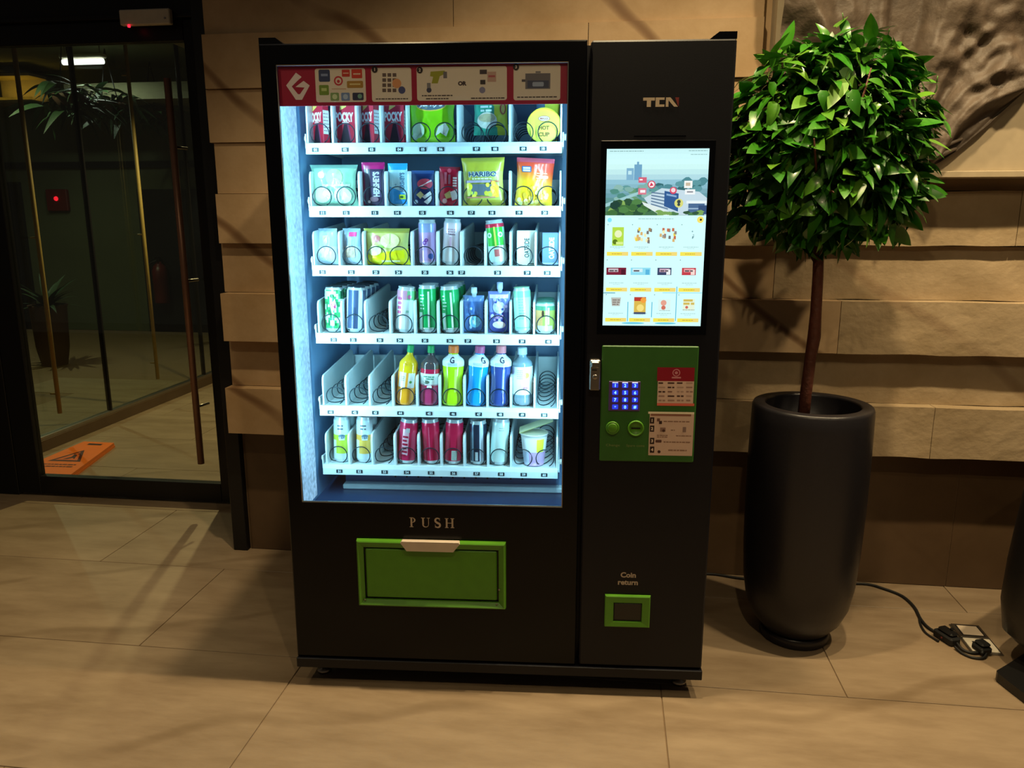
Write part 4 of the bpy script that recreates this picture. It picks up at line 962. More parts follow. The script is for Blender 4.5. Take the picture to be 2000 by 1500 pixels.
def sneek(p, w, hh):
    p.disc(w * .12, hh * .62, w * .36, '#d8506a', hh * .15); p.poly([(-w * .16, hh * .55), (-w * .08, hh * .53), (w * .44, hh * .70), (w * .40, hh * .74)], '#f6e8ee'); p.poly([(-w * .3, hh * .32), (-w * .1, hh * .42), (w * .06, hh * .32), (-w * .1, hh * .2)], '#e8dc9a'); p.poly([(w * .05, hh * .12), (w * .4, hh * .3), (w * .42, hh * .16), (w * .2, hh * .05)], '#f2f2f6'); p.poly([(-w * .02, hh * .26), (w * .36, hh * .42), (w * .42, hh * .33), (w * .1, hh * .2)], '#f2f2f6'); p.disc(-w * .3, hh * .12, w * .09, '#c8d8ec')
choc(1, 'navy snack bar with a red and white oval in slot 15', 805, 849, 333, lambda s_, v: '#1c3a78' if v < .9 else '#32589a', sneek, 6, ybot=408)
def dec(p, w, hh):
    p.poly([(-w * .25, hh * .30), (w * .05, hh * .40), (w * .1, hh * .22), (-w * .15, hh * .18)], '#d8c07a'); p.poly([(w * .05, hh * .36), (w * .40, hh * .44), (w * .42, hh * .2), (w * .15, hh * .14)], '#f0e2e2'); p.disc(-w * .22, hh * .13, w * .12, '#f0b8b8'); [p.rect(w * .18, hh * (.50 + .065 * i_), w * .38, hh * (.50 + .065 * i_) + hh * .042, '#f6dce0') for i_ in range(4)]; p.rect(-w * .05, hh * .56, w * .06, hh * .80, '#a8687a'); p.rect(-w * .25, hh * .56, -w * .12, hh * .86, '#d86a80'); p.disc(0, hh * .9, w * .1, '#e0586e')
choc(1, 'red snack bar with a cream filling picture in slot 16', 858, 898, 326, lambda s_, v: '#c8183c' if v < .93 else '#a01230', dec, 7, tilt=1.5, ybot=408)
t, w_, h = prod('gummy_bag', 'sweets bag', 'olive gold sweets bag with dark capitals across slots 17 and 18', 1, 905, 986, 308, ybot=414, d=.268, tilt=-1)
def dec(p, w, hh):
    p.text('HARIBO', w * .0, hh * .655, hh * .115, '#e6f4f0', w=w * .72, bold=.10); p.text('HARIBO', w * .0, hh * .655, hh * .105, '#2c4460', w=w * .70, bold=.035); p.lines(-w * .27, hh * .56, w * .23, 1, .01, hh * .028, '#d8e8c0')
    p.rect(-w * .45, hh * .48, w * .25, hh * .53, '#a89ab0', 6); p.rect(w * .2, hh * .49, w * .42, hh * .52, '#c0603a', 4); p.rect(-w * .34, hh * .22, w * .26, hh * .45, '#5c6670', 6, 3); p.disc(-w * .36, hh * .40, w * .09, '#e8dc3a'); p.disc(-w * .36, hh * .28, w * .08, '#c8c84a')
    for i in range(9): p.disc(w * random.uniform(-.26, .2), hh * random.uniform(.20, .28), w * .05, random.choice(['#d8cc3a', '#c8b83c', '#e2d84a', '#b8d05a']))
    p.poly([(w * .2, hh * .16), (w * .38, hh * .18), (w * .40, hh * .40), (w * .28, hh * .48), (w * .18, hh * .38)], '#f0e636'); p.disc(w * .27, hh * .46, w * .06, '#f0e636'); p.rect(-w * .4, hh * .165, w * .3, hh * .19, '#c07a6a', 5); p.disc(w * .12, hh * .43, w * .05, '#e8e04a')
bag(t, w_, h, .038, lambda s_, v: '#b8b038' if v > .72 else ('#a8a030' if v < .14 else '#bcbc5a'), dec, seed=12, flare=.04)
t, w_, h = prod('puff_snack_bag', 'snack bag', 'orange to yellow puffed snack bag leaning in slots 19 and 20', 1, 1005, 1078, 309, d=.285, tilt=3)
def mixc(a, b_, t_):
    A = [int(a[i:i + 2], 16) for i in (1, 3, 5)]; C_ = [int(b_[i:i + 2], 16) for i in (1, 3, 5)]; return '#%02x%02x%02x' % tuple(int(A[i] + (C_[i] - A[i]) * max(0, min(1, t_))) for i in range(3))
def dec(p, w, hh):
    p.rrect(-w * .36, hh * .70, -w * .10, hh * .82, .003, '#2f5f9a'); p.rect(-w * .33, hh * .765, -w * .13, hh * .80, '#e8f0f4'); p.rect(-w * .33, hh * .715, -w * .13, hh * .75, '#e8f0f4'); p.lines(w * .05, hh * .68, w * .34, 3, hh * .05, .003, '#f0b890'); p.rect(w * .12, hh * .58, w * .38, hh * .63, '#f2c8a8')
    for i in range(34): a = random.uniform(-.4, .36); b_ = random.uniform(.04, .38) * (1 - .4 * (a < -.2)); p.disc(w * a, hh * b_, w * .06, random.choice(['#f0c84a', '#e8b83a', '#f6dc7a', '#d8a838', '#f4e6a0']), n=9)
bag(t, w_, h, .04, lambda s_, v: mixc('#f0c02a', '#e0482e', (v - .42) * 2.6 + s_ * .25) if v < .9 else '#d8526a', dec, seed=15)

# --- shelf 3
for nm, x0, x1, sd, lb in ((0, 622, 664, 21, 'clear wrapped sandwich with a green filling in slot 21'), (1, 671, 708, 24, 'clear wrapped sandwich with a pink sticker in slot 22')):
    t, w_, h = prod('wrapped_sandwich', 'sandwich', lb, 2, x0, x1, 446, d=.30, yaw=-18 + 6 * nm)
    def dec(p, w, hh, nm=nm):
        if nm == 0: p.poly([(-w * .1, hh * .55), (w * .2, hh * .6), (w * .2, hh * .82), (-w * .1, hh * .8)], '#c8d88a'); p.poly([(-w * .25, hh * .2), (w * .1, hh * .12), (w * .3, hh * .45), (-w * .2, hh * .5)], '#e8e0d4')
        else: p.rect(0, hh * .78, w * .38, hh * .9, '#e84a8a'); p.rect(-w * .2, hh * .2, w * .3, hh * .52, '#d8bca4'); p.rect(-w * .05, hh * .2, w * .08, hh * .5, '#b89a8a')
    bag(t, w_, h, .045, lambda s_, v: '#a8bcd0' if v > .5 else '#c2ccd8', dec, seed=sd, wr=.2)
t, w_, h = prod('bread_pack', 'bread pack', 'yellow wrapped bread across slots 23 and 24', 2, 714, 801, 446, d=.288)
def dec(p, w, hh):
    p.disc(-w * .2, hh * .72, w * .08, '#c87a7a'); p.disc(w * .1, hh * .66, w * .22, '#e6eca0', hh * .2); p.rect(w * .095, hh * .58, w * .105, hh * .86, '#8aa85a'); p.disc(-w * .12, hh * .5, w * .08, '#8ac84a', hh * .05); p.disc(-w * .26, hh * .40, w * .16, '#e2e6a8', hh * .14); p.rect(-w * .1, hh * .08, w * .3, hh * .13, '#f6f2b8', 4)
bag(t, w_, h, .05, lambda s_, v: '#f0e61e' if v < .36 + .08 * s_ else ('#d0d078' if v < .86 else '#a8a844'), dec, seed=31, wr=.14, flare=.03)
def f(a, v): return '#c8a4dc' if v < .82 else ('#9aa8d8' if abs(a) < .9 else '#b89ad0')
def dec(p, r, h): p.ring(-r * .2, h * .50, r * .12, r * .24, '#7a3a98'); p.ring(r * .02, h * .56, r * .08, r * .2, '#7a3a98'); p.disc(r * .5, h * .2, r * .32, '#4a6ac0'); p.rect(-r * .8, h * .06, r * .9, h * .1, '#d8c0e6', 6)
t, w_, h = prod('tall_can', 'can', 'tall lavender can in slot 25', 2, 819, 853, 430, tilt=0); can(t, w_, h, f, decal=dec)
def f(a, v): return '#e6d4de' if v > .35 else '#e8e6ea'
def dec(p, r, h): p.lines(-r * .6, h * .78, r * .5, 3, h * .05, .003, '#b890a8'); p.rect(-r * .1, h * .4, r * .12, h * .62, '#c8a0b8', 3); p.rect(-r * .2, h * .66, r * .5, h * .68, '#5a4a5a', 3)
t, w_, h = prod('tall_can', 'can', 'pale pink can leaning to the right in slot 26', 2, 863, 896, 428, tilt=4); can(t, w_, h, f, decal=dec)
def f(a, v): return '#d8284a' if v > .90 else ('#3cb83c' if (v > .42 and abs(a) < .9) else ('#a8e0c0' if v > .42 else '#dcefe6'))
def dec(p, r, h): p.disc(-r * .62, h * .68, r * .28, '#e8f6ee'); p.disc(-r * .62, h * .68, r * .14, '#5a9a6a'); p.disc(r * .62, h * .68, r * .28, '#e8f6ee'); p.disc(r * .62, h * .68, r * .14, '#5a9a6a'); p.rect(-r * .1, h * .42, r * .1, h * .86, '#e2e86a', 2); p.rect(-r * .2, h * .2, r * .3, h * .36, '#c86a6a', 4)
t, w_, h = prod('tall_can', 'can', 'green can with a red top leaning left in slot 28', 2, 956, 992, 430, tilt=-6); can(t, w_, h, f, decal=dec)
t, w_, h = prod('oat_drink_carton', 'carton', 'white drink carton with dark vertical lettering in slot 29', 2, 1010, 1047, 450, d=.30)
def dec(p, w, hh): p.text('OATSIDE', w * .02, hh * .5, w * .26, '#2a3a3a', w=hh * .56, rot=PI / 2, bold=.03); p.rect(w * .1, hh * .02, w * .4, hh * .06, '#5a6a6a')
carton(t, w_, h, .035, '#e6f0ea', dec)
t, w_, h = prod('oat_drink_carton', 'carton', 'grey blue drink carton with white vertical lettering in slot 30', 2, 1059, 1092, 454, d=.305)
def dec(p, w, hh): p.text('OATSIDE', w * .05, hh * .52, w * .32, '#eef4f8', w=hh * .66, rot=PI / 2, bold=.05); p.rect(-w * .48, hh * .03, w * .48, hh * .07, '#b8c8d8')
carton(t, w_, h, .035, '#6a86a8', dec)

# --- shelf 4: cans and jelly pouches
def dew(a, v):
    n = mn_noise.noise((math.sin(a) * 2.2, math.cos(a) * 2.2, v * 5)); return '#dff2ea' if n > .05 else ('#3fae6a' if n > -.22 else '#1f7a4c')
def dewd(p, r, h): p.poly([(0, h * .42), (r * .55, h * .56), (r * .35, h * .74), (-r * .2, h * .60)], '#e2e2f0'); p.text('M', r * .16, h * .58, h * .10, '#c83a7a', w=r * .5, bold=.06); p.disc(r * .05, h * .80, r * .22, '#1c6a3a')
def blk(a, v): return '#d6e0ec' if (.55 < a < .95 or -1.1 < a < -.75) else ('#3a4a6a' if abs(a) < .25 and v < .6 else '#4a5c80')
def rowcans(k, x0, x1, yt, cf, lid, dec, labs, tilt, group, name='can'):
    t, w_, h = prod(name, 'can', labs[0], k, x0, x1, yt, tilt=tilt, group=group); can(t, w_, h, cf, lid, dec)
    for i, lb in enumerate(labs[1:]):
        c = copy_tree(t); c.location = t.location + MN * (0.062 * (i + 1)); c['label'] = lb
rowcans(3, 637, 672, 559, dew, '#26343c', dewd, ['green and white patterned can at the front of slot 31', 'second can from the front of slot 31, mostly hidden', 'third can from the front of slot 31, only its dark lid showing', 'rearmost can of slot 31, only its dark lid showing'], 1, 'green and white cans in slot 31')
rowcans(3, 676, 712, 559, blk, '#202c3a', None, ['dark blue and silver can at the front of slot 32', 'second can from the front of slot 32, dark lid showing', 'third can from the front of slot 32, dark lid showing', 'rearmost can of slot 32, dark lid showing'], 4, 'dark silver cans in slot 32')
def f(a, v): return '#e8f0f2' if v < .8 else ('#d89ab8' if a < .2 else '#7ac890')
def dec(p, r, h): [p.rect(-r * .8, h * (.42 + .1 * i_), -r * .35, h * (.42 + .1 * i_) + h * .065, '#c85a8a', 2) for i_ in range(4)]; p.disc(r * .5, h * .80, r * .22, '#c86a9a'); p.rect(r * .2, h * .45, r * .5, h * .5, '#9ac8b8', 3)
t, w_, h = prod('can', 'can', 'white can with pink lettering leaning right in slot 34', 3, 772, 808, 560, tilt=5); can(t, w_, h, f, decal=dec)
def f(a, v): return '#18a85a' if not (-.95 < a < -.55 and v < .42) else '#dff2e6'
def dec(p, r, h): p.rect(r * .15, h * .12, r * .35, h * .88, '#f0f8f2', 2); p.lines(-r * .75, h * .8, -r * .25, 5, h * .07, .004, '#bfe8d0'); p.rect(-r * .8, h * .09, r * .8, h * .11, '#e6f2ec', 6)
rowcans(3, 819, 854, 557, f, SILV, dec, ['upright green can at the front of slot 35, beside the white can', 'second green can behind the front one in slot 35'], 0, 'green cans in slot 35')
rowcans(3, 865, 901, 559, f, SILV, dec, ['green can leaning left at the front of slot 36, beside the blue pouch', 'second green can from the front of slot 36', 'third green can from the front of slot 36', 'rearmost green can of slot 36'], -3, 'green cans in slot 36')
def jelly(label, x0, x1, yt, cf, dec, seed, spout, capc, d=.29, lean=0):
    t, w_, h = prod('jelly_pouch', 'drink pouch', label, 3, x0, x1, yt, d=d)
    bag(t, w_, h * .82, .036, cf, dec, seed=seed, crimp=.06, wr=.14, sag=.2)
    q = B(); q.lathe([(.0075, h * .78), (.0075, h * .86), (.0095, h * .865), (.0095, h * .995), (.007, h)], 14, col=capc); q.build('spout', M_card, t, (spout, 0, 0))
def dec(p, w, hh):
    for i in range(16): p.disc(w * random.uniform(-.36, .36), hh * random.uniform(.1, .85), w * random.uniform(.05, .12), random.choice(['#8ab0e0', '#5a88c8', '#a8c8ec', '#4a6ab0']), n=9)
    p.disc(w * .1, hh * .3, w * .26, '#7ac8e8', hh * .16); p.disc(-w * .05, hh * .32, w * .14, '#e6eef4', hh * .14); p.disc(w * .2, hh * .46, w * .05, '#2a3a6a')
jelly('blue fruit jelly pouch with a white spout in slot 37', 905, 946, 561, lambda s_, v: '#4a74b8' if v < .85 else '#6a90cc', dec, 41, .002, '#d8e8f4')
def dec(p, w, hh):
    p.rect(-w * .42, hh * .84, w * .42, hh * .93, '#d8c8ec', 5); p.disc(0, hh * .62, w * .3, '#c8d0f0', hh * .15)
    for i in range(16): p.disc(w * random.uniform(-.36, .36), hh * random.uniform(.3, .85), w * random.uniform(.04, .1), random.choice(['#8a8ad8', '#3a4a98', '#b8c8ee', '#c8a8d8']), n=9)
    p.disc(0, hh * .2, w * .3, '#f0d8d8', hh * .09); p.lines(-w * .2, hh * .42, w * .2, 2, hh * .05, hh * .03, '#d8a0c0')
jelly('violet fruit jelly pouch with a tall spout in slot 38', 954, 997, 551, lambda s_, v: '#4a50a8' if v < .5 else '#7a88cc', dec, 43, .002, '#b8c8ec')
def f(a, v): return '#b8e8d4' if v < .88 else '#8ad8a8'
def dec(p, r, h): p.lines(-r * .4, h * .75, r * .4, 8, h * .06, .003, '#8cc4b4'); p.rect(-r * .85, h * .12, r * .85, h * .14, '#8cc8b0', 6)
t, w_, h = prod('can', 'can', 'pale mint can in slot 39', 3, 1006, 1040, 561, tilt=-3); can(t, w_, h, f, '#a8dcb8', dec)
def f(a, v): return ('#d8a86a' if a < -.2 else '#a8b45a') if v < .85 else '#5a9a78'
def dec(p, r, h): p.disc(-r * .2, h * .66, r * .12, '#4a3a2a', h * .1); p.rect(r * .25, h * .3, r * .45, h * .85, '#dce6a8', 2); p.rect(-r * .8, h * .1, r * .8, h * .26, '#d4e0d8', 6)
rowcans(3, 1045, 1084, 590, f, '#5f9a86', dec, ['short tan and green can at the front of slot 40', 'second short can from the front of slot 40, only its lid showing', 'rear short can of slot 40, only its lid showing'], 0, 'short cans in slot 40', 'short_can')

# --- shelf 5: bottles
t, w_, h = prod('juice_bottle', 'bottle', 'orange juice bottle with a green cap in slot 44', 4, 772, 808, 672, tilt=8)
def lf(a, v): return '#e6e8e0' if (-.9 < a < -.1 or .25 < a < 1.1) else '#e89a3a'
def dec(p, r, h): p.disc(r * .55, h * .4, r * .14, '#5a9a3a'); p.lines(-r * .5, h * .48, -r * .1, 3, h * .03, .002, '#a87a4a'); p.lines(-r * .3, h * .74, r * .3, 3, h * .03, .0025, '#d8a83a')
bottle(t, w_, h, lambda a, v: '#e8c21e' if v > .5 else '#f0a028', '#1aa05a', (.30, .55, lf), dec, shoulder=.66)
t, w_, h = prod('juice_bottle', 'bottle', 'dark red berry drink bottle with a green cap in slot 45', 4, 820, 857, 674, tilt=3)
def lf(a, v): return '#e0ece8' if v > .12 else '#c8a8b8'
def dec(p, r, h): p.lines(-r * .55, h * .49, r * .55, 2, h * .035, h * .018, '#3a8a6a'); p.disc(-r * .2, h * .40, r * .3, '#5a6a5a', h * .03); p.disc(r * .1, h * .32, r * .25, '#f0e0e4', h * .03)
bottle(t, w_, h, lambda a, v: '#b83a6a' if v < .32 else ('#c01e4a' if v < .58 or .58 < v < .63 else '#4a4448'), '#1aa05a', (.34, .54, lf), dec, shoulder=.66)
def sport(label, x0, x1, col, colt, cap, tilt, hi, lbl):
    t, w_, h = prod('sports_drink_bottle', 'bottle', label, 4, x0, x1, 674, tilt=tilt, group=None)
    def dec(p, r, h): 
        p.text('G', r * lbl, h * .775, h * .095, '#1c2c4a', bold=.03); p.lines(-r * .5, h * .72, r * .5, 2, h * .02, .0016, '#9ab4c8')
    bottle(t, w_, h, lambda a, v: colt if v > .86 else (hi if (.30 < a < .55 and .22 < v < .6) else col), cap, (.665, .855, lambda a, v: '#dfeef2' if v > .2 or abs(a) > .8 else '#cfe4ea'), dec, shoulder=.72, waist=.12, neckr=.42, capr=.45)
sport('lime yellow sports drink bottle with an orange cap in slot 46', 863, 905, '#b4dc1e', '#b4dc1e', '#f07a30', 2, '#d8f07a', .0)
sport('bright blue sports drink bottle in slot 47', 909, 949, '#1a9ae8', '#3aa8ec', '#b85a8a', 5, '#6ac8f4', .55)
sport('dark navy sports drink bottle with a salmon cap in slot 48', 955, 996, '#34488c', '#5a5a90', '#d8808a', 2, '#7a90c8', .2)
t, w_, h = prod('water_bottle', 'bottle', 'clear grey drink bottle with a white label in slot 49', 4, 1002, 1041, 678, tilt=-1, d=.30)
def dec(p, r, h): p.disc(r * .45, h * .53, r * .28, '#cfe05a'); p.lines(-r * .5, h * .62, r * .1, 5, h * .035, .002, '#a8b4b4'); p.rect(r * .1, h * .30, r * .5, h * .33, '#c87a9a', 3)
bottle(t, w_, h, lambda a, v: '#7a94a0' if v > .15 else '#8a98a4', '#b8ccd8', (.19, .68, '#eef4f0'), dec, shoulder=.70, neckr=.42, capr=.46)

# --- shelf 6
for col, col2, x0, x1, n1, lb in (('#c8dc4a', '#b8d03a', 653, 684, 51, 'lime'), ('#f0c45a', '#e8b048', 697, 728, 52, 'amber')):
    def f(a, v, col=col, col2=col2): return ('#d8e8ec' if v > .62 else (col2 if v > .5 else (col if a > -.5 else '#dfe8e0'))) if v > .12 else '#dce8ec'
    def dec(p, r, h): p.disc(r * .25, h * .58, r * .42, '#5a7a90', h * .05); p.rect(-r * .1, h * .5, r * .6, h * .58, '#dfe8ec', 3); p.lines(-r * .3, h * .82, r * .4, 2, h * .07, .005, '#5a6a78')
    rowcans(5, x0, x1, 812, f, SILV, dec, ['white and %s tinted can at the front of slot %d' % (lb, n1), 'second can behind the white and %s can in slot %d' % (lb, n1)], 2, 'white and %s cans in slot %d' % (lb, n1), 'slim_can')
def f(a, v): return '#d0285a' if not (-.6 < a < .15 and .12 < v < .86) else '#e8b8c8'
def dec(p, r, h): [p.rect(-r * .42, h * (.17 + .085 * i_), r * (.05 + .12 * (i_ % 2)), h * (.17 + .085 * i_) + h * .045, '#b01840', 2) for i_ in range(6)]; p.rect(-r * .1, h * .72, r * .3, h * .82, '#c8c8cc', 3)
t, w_, h = prod('slim_can', 'can', 'red slim can with white vertical lettering leaning right in slot 54', 5, 776, 811, 816, tilt=6); can(t, w_, h, f, decal=dec)
def f(a, v): return '#d01e4e'
def dec(p, r, h): p.rect(-r * .15, h * .1, r * .0, h * .85, '#e85a80', 2)
t, w_, h = prod('slim_can', 'can', 'plain red slim can in slot 55', 5, 828, 862, 817, tilt=-2); can(t, w_, h, f, decal=dec)
def dec(p, r, h): p.rect(-r * .1, h * .1, r * .55, h * .32, '#d4e2dc', 4); p.lines(-r * .05, h * .3, r * .5, 8, h * .025, .0014, '#6a8a80')
t, w_, h = prod('slim_can', 'can', 'red slim can with a small white panel in slot 56', 5, 868, 902, 817, tilt=3); can(t, w_, h, f, decal=dec)
def f(a, v): return '#cfdcec' if (.35 < a < .8) else ('#7a98b0' if -.75 < a < -.45 else '#22324a')
def dec(p, r, h): p.rect(-r * .3, h * .1, r * .05, h * .3, '#c8d4dc', 3)
t, w_, h = prod('slim_can', 'can', 'black and silver slim can in slot 57', 5, 918, 951, 820, tilt=0); can(t, w_, h, f, decal=dec)
def f(a, v): return '#dcf2ee'
def dec(p, r, h): p.lines(-r * .1, h * .82, r * .5, 2, h * .05, .002, '#a0b8b8'); p.rect(-r * .2, h * .02, r * .3, h * .03, '#88aaaa', 3)
t, w_, h = prod('slim_can', 'can', 'white slim can leaning right in slot 58', 5, 956, 990, 816, tilt=4); can(t, w_, h, f, decal=dec)
t, w_, h = prod('noodle_cup', 'noodle cup', 'pink and yellow noodle cup with its lid peeled up in slots 59 and 60', 5, 1017, 1069, 846, d=.288)
r = w_ / 2
q = B(); q.lathe([(r * .74, 0), (r * .76, .004)] + [(r * (.76 + .24 * i / 9), .004 + (h - .004) * i / 9) for i in range(10)] + [(r * 1.06, h), (r * 1.06, h + .004)], 28, lambda a, z: ('#e8e2dc' if z > h * .93 else ('#eef03a' if (z > h * .42 and .15 < a < 1.0) else ('#e6e6e6' if z > h * .45 else ('#c8a0c8' if a > -.5 else '#c0c8e0')))), cap1=False)
q.build('cup', M_card, t)
q = B(); q.lathe([(r * 1.04, h + .003), (0, h + .004)], 24, col='#cfd0b8', cap0=False); q.build('cup_top', M_card, t)
q = B(); n = 10
vs = []; fs = []
for j in range(2):
    for i in range(n + 1):
        a = PI * i / n; vs.append((-r * 1.1 + (2.5 * r) * i / n, -r * .5 + j * r * .9, h + .004 + (i / n) * r * .95 + .25 * r * (j)))
fs = [(i, i + 1, n + 2 + i, n + 1 + i) for i in range(n)]
q.add(vs, fs, '#d8dc6a'); q.add([(v[0], v[1], v[2] + .0012) for v in vs], [f_[::-1] for f_ in fs], '#d8d8b0'); q.build('peeled_lid', M_film, t)

# ================================================================== PLANTER AND TREE
PC = Vector((0.689, -0.459, 0))
t = thing('planter', 'tall dark graphite planter holding the round tree right of the vending machine', 'planter', PC)
q = B()
q.lathe([(0.085, 0.035), (0.118, 0.045), (0.150, 0.085), (0.173, 0.14), (0.186, 0.22), (0.193, 0.34), (0.197, 0.50), (0.197, 0.66), (0.195, 0.80), (0.194, 0.842), (0.190, 0.851), (0.186, 0.853), (0.157, 0.853), (0.153, 0.851), (0.151, 0.845), (0.150, 0.70), (0.0, 0.70)], 56, cap1=False)
q.build('vessel', M_pot, t)
q = B(); q.lathe([(0.112, 0.0), (0.118, 0.006), (0.118, 0.03), (0.112, 0.038), (0.06, 0.040)], 40); q.build('foot_ring', M_pot, t)
q = B(); q.lathe([(0.1495, 0.705), (0.1495, 0.775), (0.10, 0.782), (0.03, 0.786), (0, 0.787)], 28); q.build('soil', M_soil, t)

CC = Vector((0.672, -0.452, 1.668)); RH, RV = 0.335, 0.368
TB = Vector((0.664, -0.452, 0.78))
t = thing('ball_tree', 'round ball tree with green pointed leaves on a thin red brown trunk in the planter', 'tree', TB)
q = B()
tp = [(0.0, 0, 0.0), (0.002, 0, .10), (0.008, 0.002, .22), (0.014, 0.0, .30), (0.013, 0.0, .38), (0.010, 0, .50), (0.004, 0, .62), (0.0, 0, .86)]
q.tube(tp, [.021, .0195, .019, .0215, .0185, .0175, .017, .012], 12); tk = q.build('trunk', M_bark, t)
rnd = random.Random(21)
crown = Vector((0.004, 0, CC.z - TB.z))
for i in range(16):
    a = 2 * PI * i / 16 + rnd.uniform(-.2, .2); e = rnd.uniform(-.5, 1.1)
    st = Vector((0.004, 0, rnd.uniform(.52, .84))); en = crown + Vector((math.cos(a) * math.cos(e) * RH * .82, math.sin(a) * math.cos(e) * RH * .8, math.sin(e) * RV * .85))
    mid = (st + en) / 2 + Vector((0, 0, -.03))
    q = B(); q.tube([st, (st + mid) / 2 + Vector((0, 0, -.01)), mid, (mid + en) / 2 + Vector((0, 0, .012)), en], [.007, .006, .005, .004, .002], 6); q.build('branch', M_bark, t)
def leaf_mesh(name, m, L=.075, wd=.042, bend=.35, fold=.25, seed=0):
    q = B(); n = 6; vs = []; r_ = random.Random(seed)
    for i in range(n + 1):
        s_ = i / n; wv = wd / 2 * (math.sin(PI * min(1, s_ ** .75)) ** .8 if 0 < s_ < 1 else 0.0) * (1 - .25 * s_)
        x = L * s_; z = -bend * L * s_ * s_
        for k in (-1, 0, 1): vs.append((x, k * wv, z + abs(k) * wv * fold))
    fs = []
    for i in range(n):
        for k in (0, 1):
            a = i * 3 + k; fs.append((a, a + 1, a + 4, a + 3))
    q.add(vs, fs, None, True)
    q.tube([(-.018, 0, .004), (0, 0, 0)], .0012, 4)
    return q.mesh(name, m)
leaves = [leaf_mesh('leaf', M_leaf, .078, .044, .3, .2, 1), leaf_mesh('leaf', M_leaf, .066, .040, .6, .35, 2), leaf_mesh('leaf', M_leaf, .088, .046, .15, .1, 3), leaf_mesh('leaf', M_leaf, .06, .034, .9, .2, 4)]
def leaf_xf(d, rad, rnd):
    p = crown + Vector((d.x * RH, d.y * RH * .66, d.z * RV)) * rad
    out = Vector((d.x, d.y, d.z * .6 - .25 + rnd.uniform(-.5, .35))) + Vector((rnd.gauss(0, .55), rnd.gauss(0, .55), rnd.gauss(0, .35)))
    out.normalize(); up_ = (Vector((d.x, d.y, d.z)) * .7 + Vector((0, 0, .8)) + Vector((rnd.gauss(0, .4), rnd.gauss(0, .4), rnd.gauss(0, .3))))
    y = up_.cross(out); y.normalize(); z = out.cross(y)
    M = Matrix((out, y, z)).transposed().to_4x4(); M.translation = p - out * .03
    return M
cdir = (CAM - CC).normalized(); cnt = 0; extra = []
for i in range(2300):
    while True:
        d = Vector((rnd.gauss(0, 1), rnd.gauss(0, 1), rnd.gauss(0, 1))).normalized(); break
    lump = 1 + .10 * mn_noise.noise(d * 2.6 + Vector((3, 1, 2)))
    rad = lump * (rnd.uniform(.80, 1.0) if rnd.random() < .55 else rnd.uniform(.45, .82))
    if d.z < -.75: rad *= .86
    M = leaf_xf(d, rad, rnd); s_ = rnd.uniform(.8, 1.25); M = M @ Matrix.Scale(s_, 4)
    if cnt < 300 and d.dot(cdir) > -.10 and rad > .72:
        o = put('leaf', leaves[rnd.randrange(4)], t); o.matrix_local = M; cnt += 1
    else: extra.append((M, rnd.randrange(4)))
q = B()
for M, k in extra:
    me = leaves[k]; o = len(q.v); q.v += [tuple(M @ v.co) for v in me.vertices]
    for f_ in me.polygons: q.f.append(tuple(o + i for i in f_.vertices)); q.c.append((1, 1, 1, 1)); q.sm.append(True)
tag(q.build('foliage', M_leaf, t), kind='stuff')

# ================================================================== RELIEF ON THE WALL
t = thing('draped_relief', 'bronze brown relief of draped cloth on a pale wall panel above right', 'wall sculpture', (1.6, -0.04, 1.60))
q = B(); q.box(0.548 - 1.6, 2.9 - 1.6, -0.10, 0.0, 0.022, 1.3); q.build('backing_panel', M_plaster, t)
q = B(); q.box(0.545 - 1.6, 2.9 - 1.6, -0.125, 0.0, 0.0, 0.022, bev=.002); q.build('panel_ledge', M_plaster, t)
YPN = -0.142
edge_px = [(1500, 330), (1640, 345), (1760, 340), (1800, 331), (1830, 318), (1865, 294), (1922, 246), (1960, 212), (2000, 174), (2100, 80), (2240, -60)]
edge = [(lambda P: (P.x, P.z))(onY(x, y, YPN)) for x, y in edge_px]
def zb(x):
    for i in range(len(edge) - 1):
        if edge[i][0] <= x <= edge[i + 1][0]:
            u = (x - edge[i][0]) / (edge[i + 1][0] - edge[i][0]); return edge[i][1] + (edge[i + 1][1] - edge[i][1]) * u
    return edge[0][1] if x < edge[0][0] else edge[-1][1]
tip = onY(1790, 338, YPN); lft = onY(1560, 150, YPN)
def fold_h(x, z):
    n1 = mn_noise.noise((x * 2.2, z * 2.2, 1.0)); n2 = mn_noise.noise((x * 9, z * 9, 4.0)); n3 = mn_noise.noise((x * 24, z * 24, 9.0))
    dx, dz = x - tip.x + .05, z - tip.z + .10; rr = math.hypot(dx, dz); a = math.atan2(dz, dx) + n1 * .12 + .30 * rr
    def ridge(q_): f_ = abs(2 * (q_ % 1) - 1); return (1 - f_) ** 1.3
    fan = ridge(a * 2.3 + .2 * n1) * .7 + ridge(a * 5.1 + .5 * n1 + .3) * .3
    env = min(1, rr / .10)
    lump = max(0, 1 - ((x - 1.24) ** 2 / .040 + (z - 2.0) ** 2 / .028))
    deep = max(0, 1 - ((x - .93) ** 2 / .010 + (z - 2.14) ** 2 / .05))
    h = .085 * fan * env * (1 - .6 * lump) + .016 + lump * (.045 * n2 + .022 * n3 + .02) + .012 * n2 + .006 * n3 - .06 * deep
    return max(.003, h)
q = B(); NX, NZ = 190, 120; X0, X1 = 0.556, 2.05; ZT_ = 2.72
vs = []; fs = []
for j in range(NZ + 1):
    for i in range(NX + 1):
        x = X0 + (X1 - X0) * i / NX; zz = zb(x); v = j / NZ
        z = zz + (ZT_ - zz) * (v ** 1.25)
        h = fold_h(x, z) * min(1, .25 + v * 14)
        hem = .018 * math.exp(-(v / .012) ** 2)
        vs.append((x - 1.6, YPN + .04 - h - hem, z - 1.60))
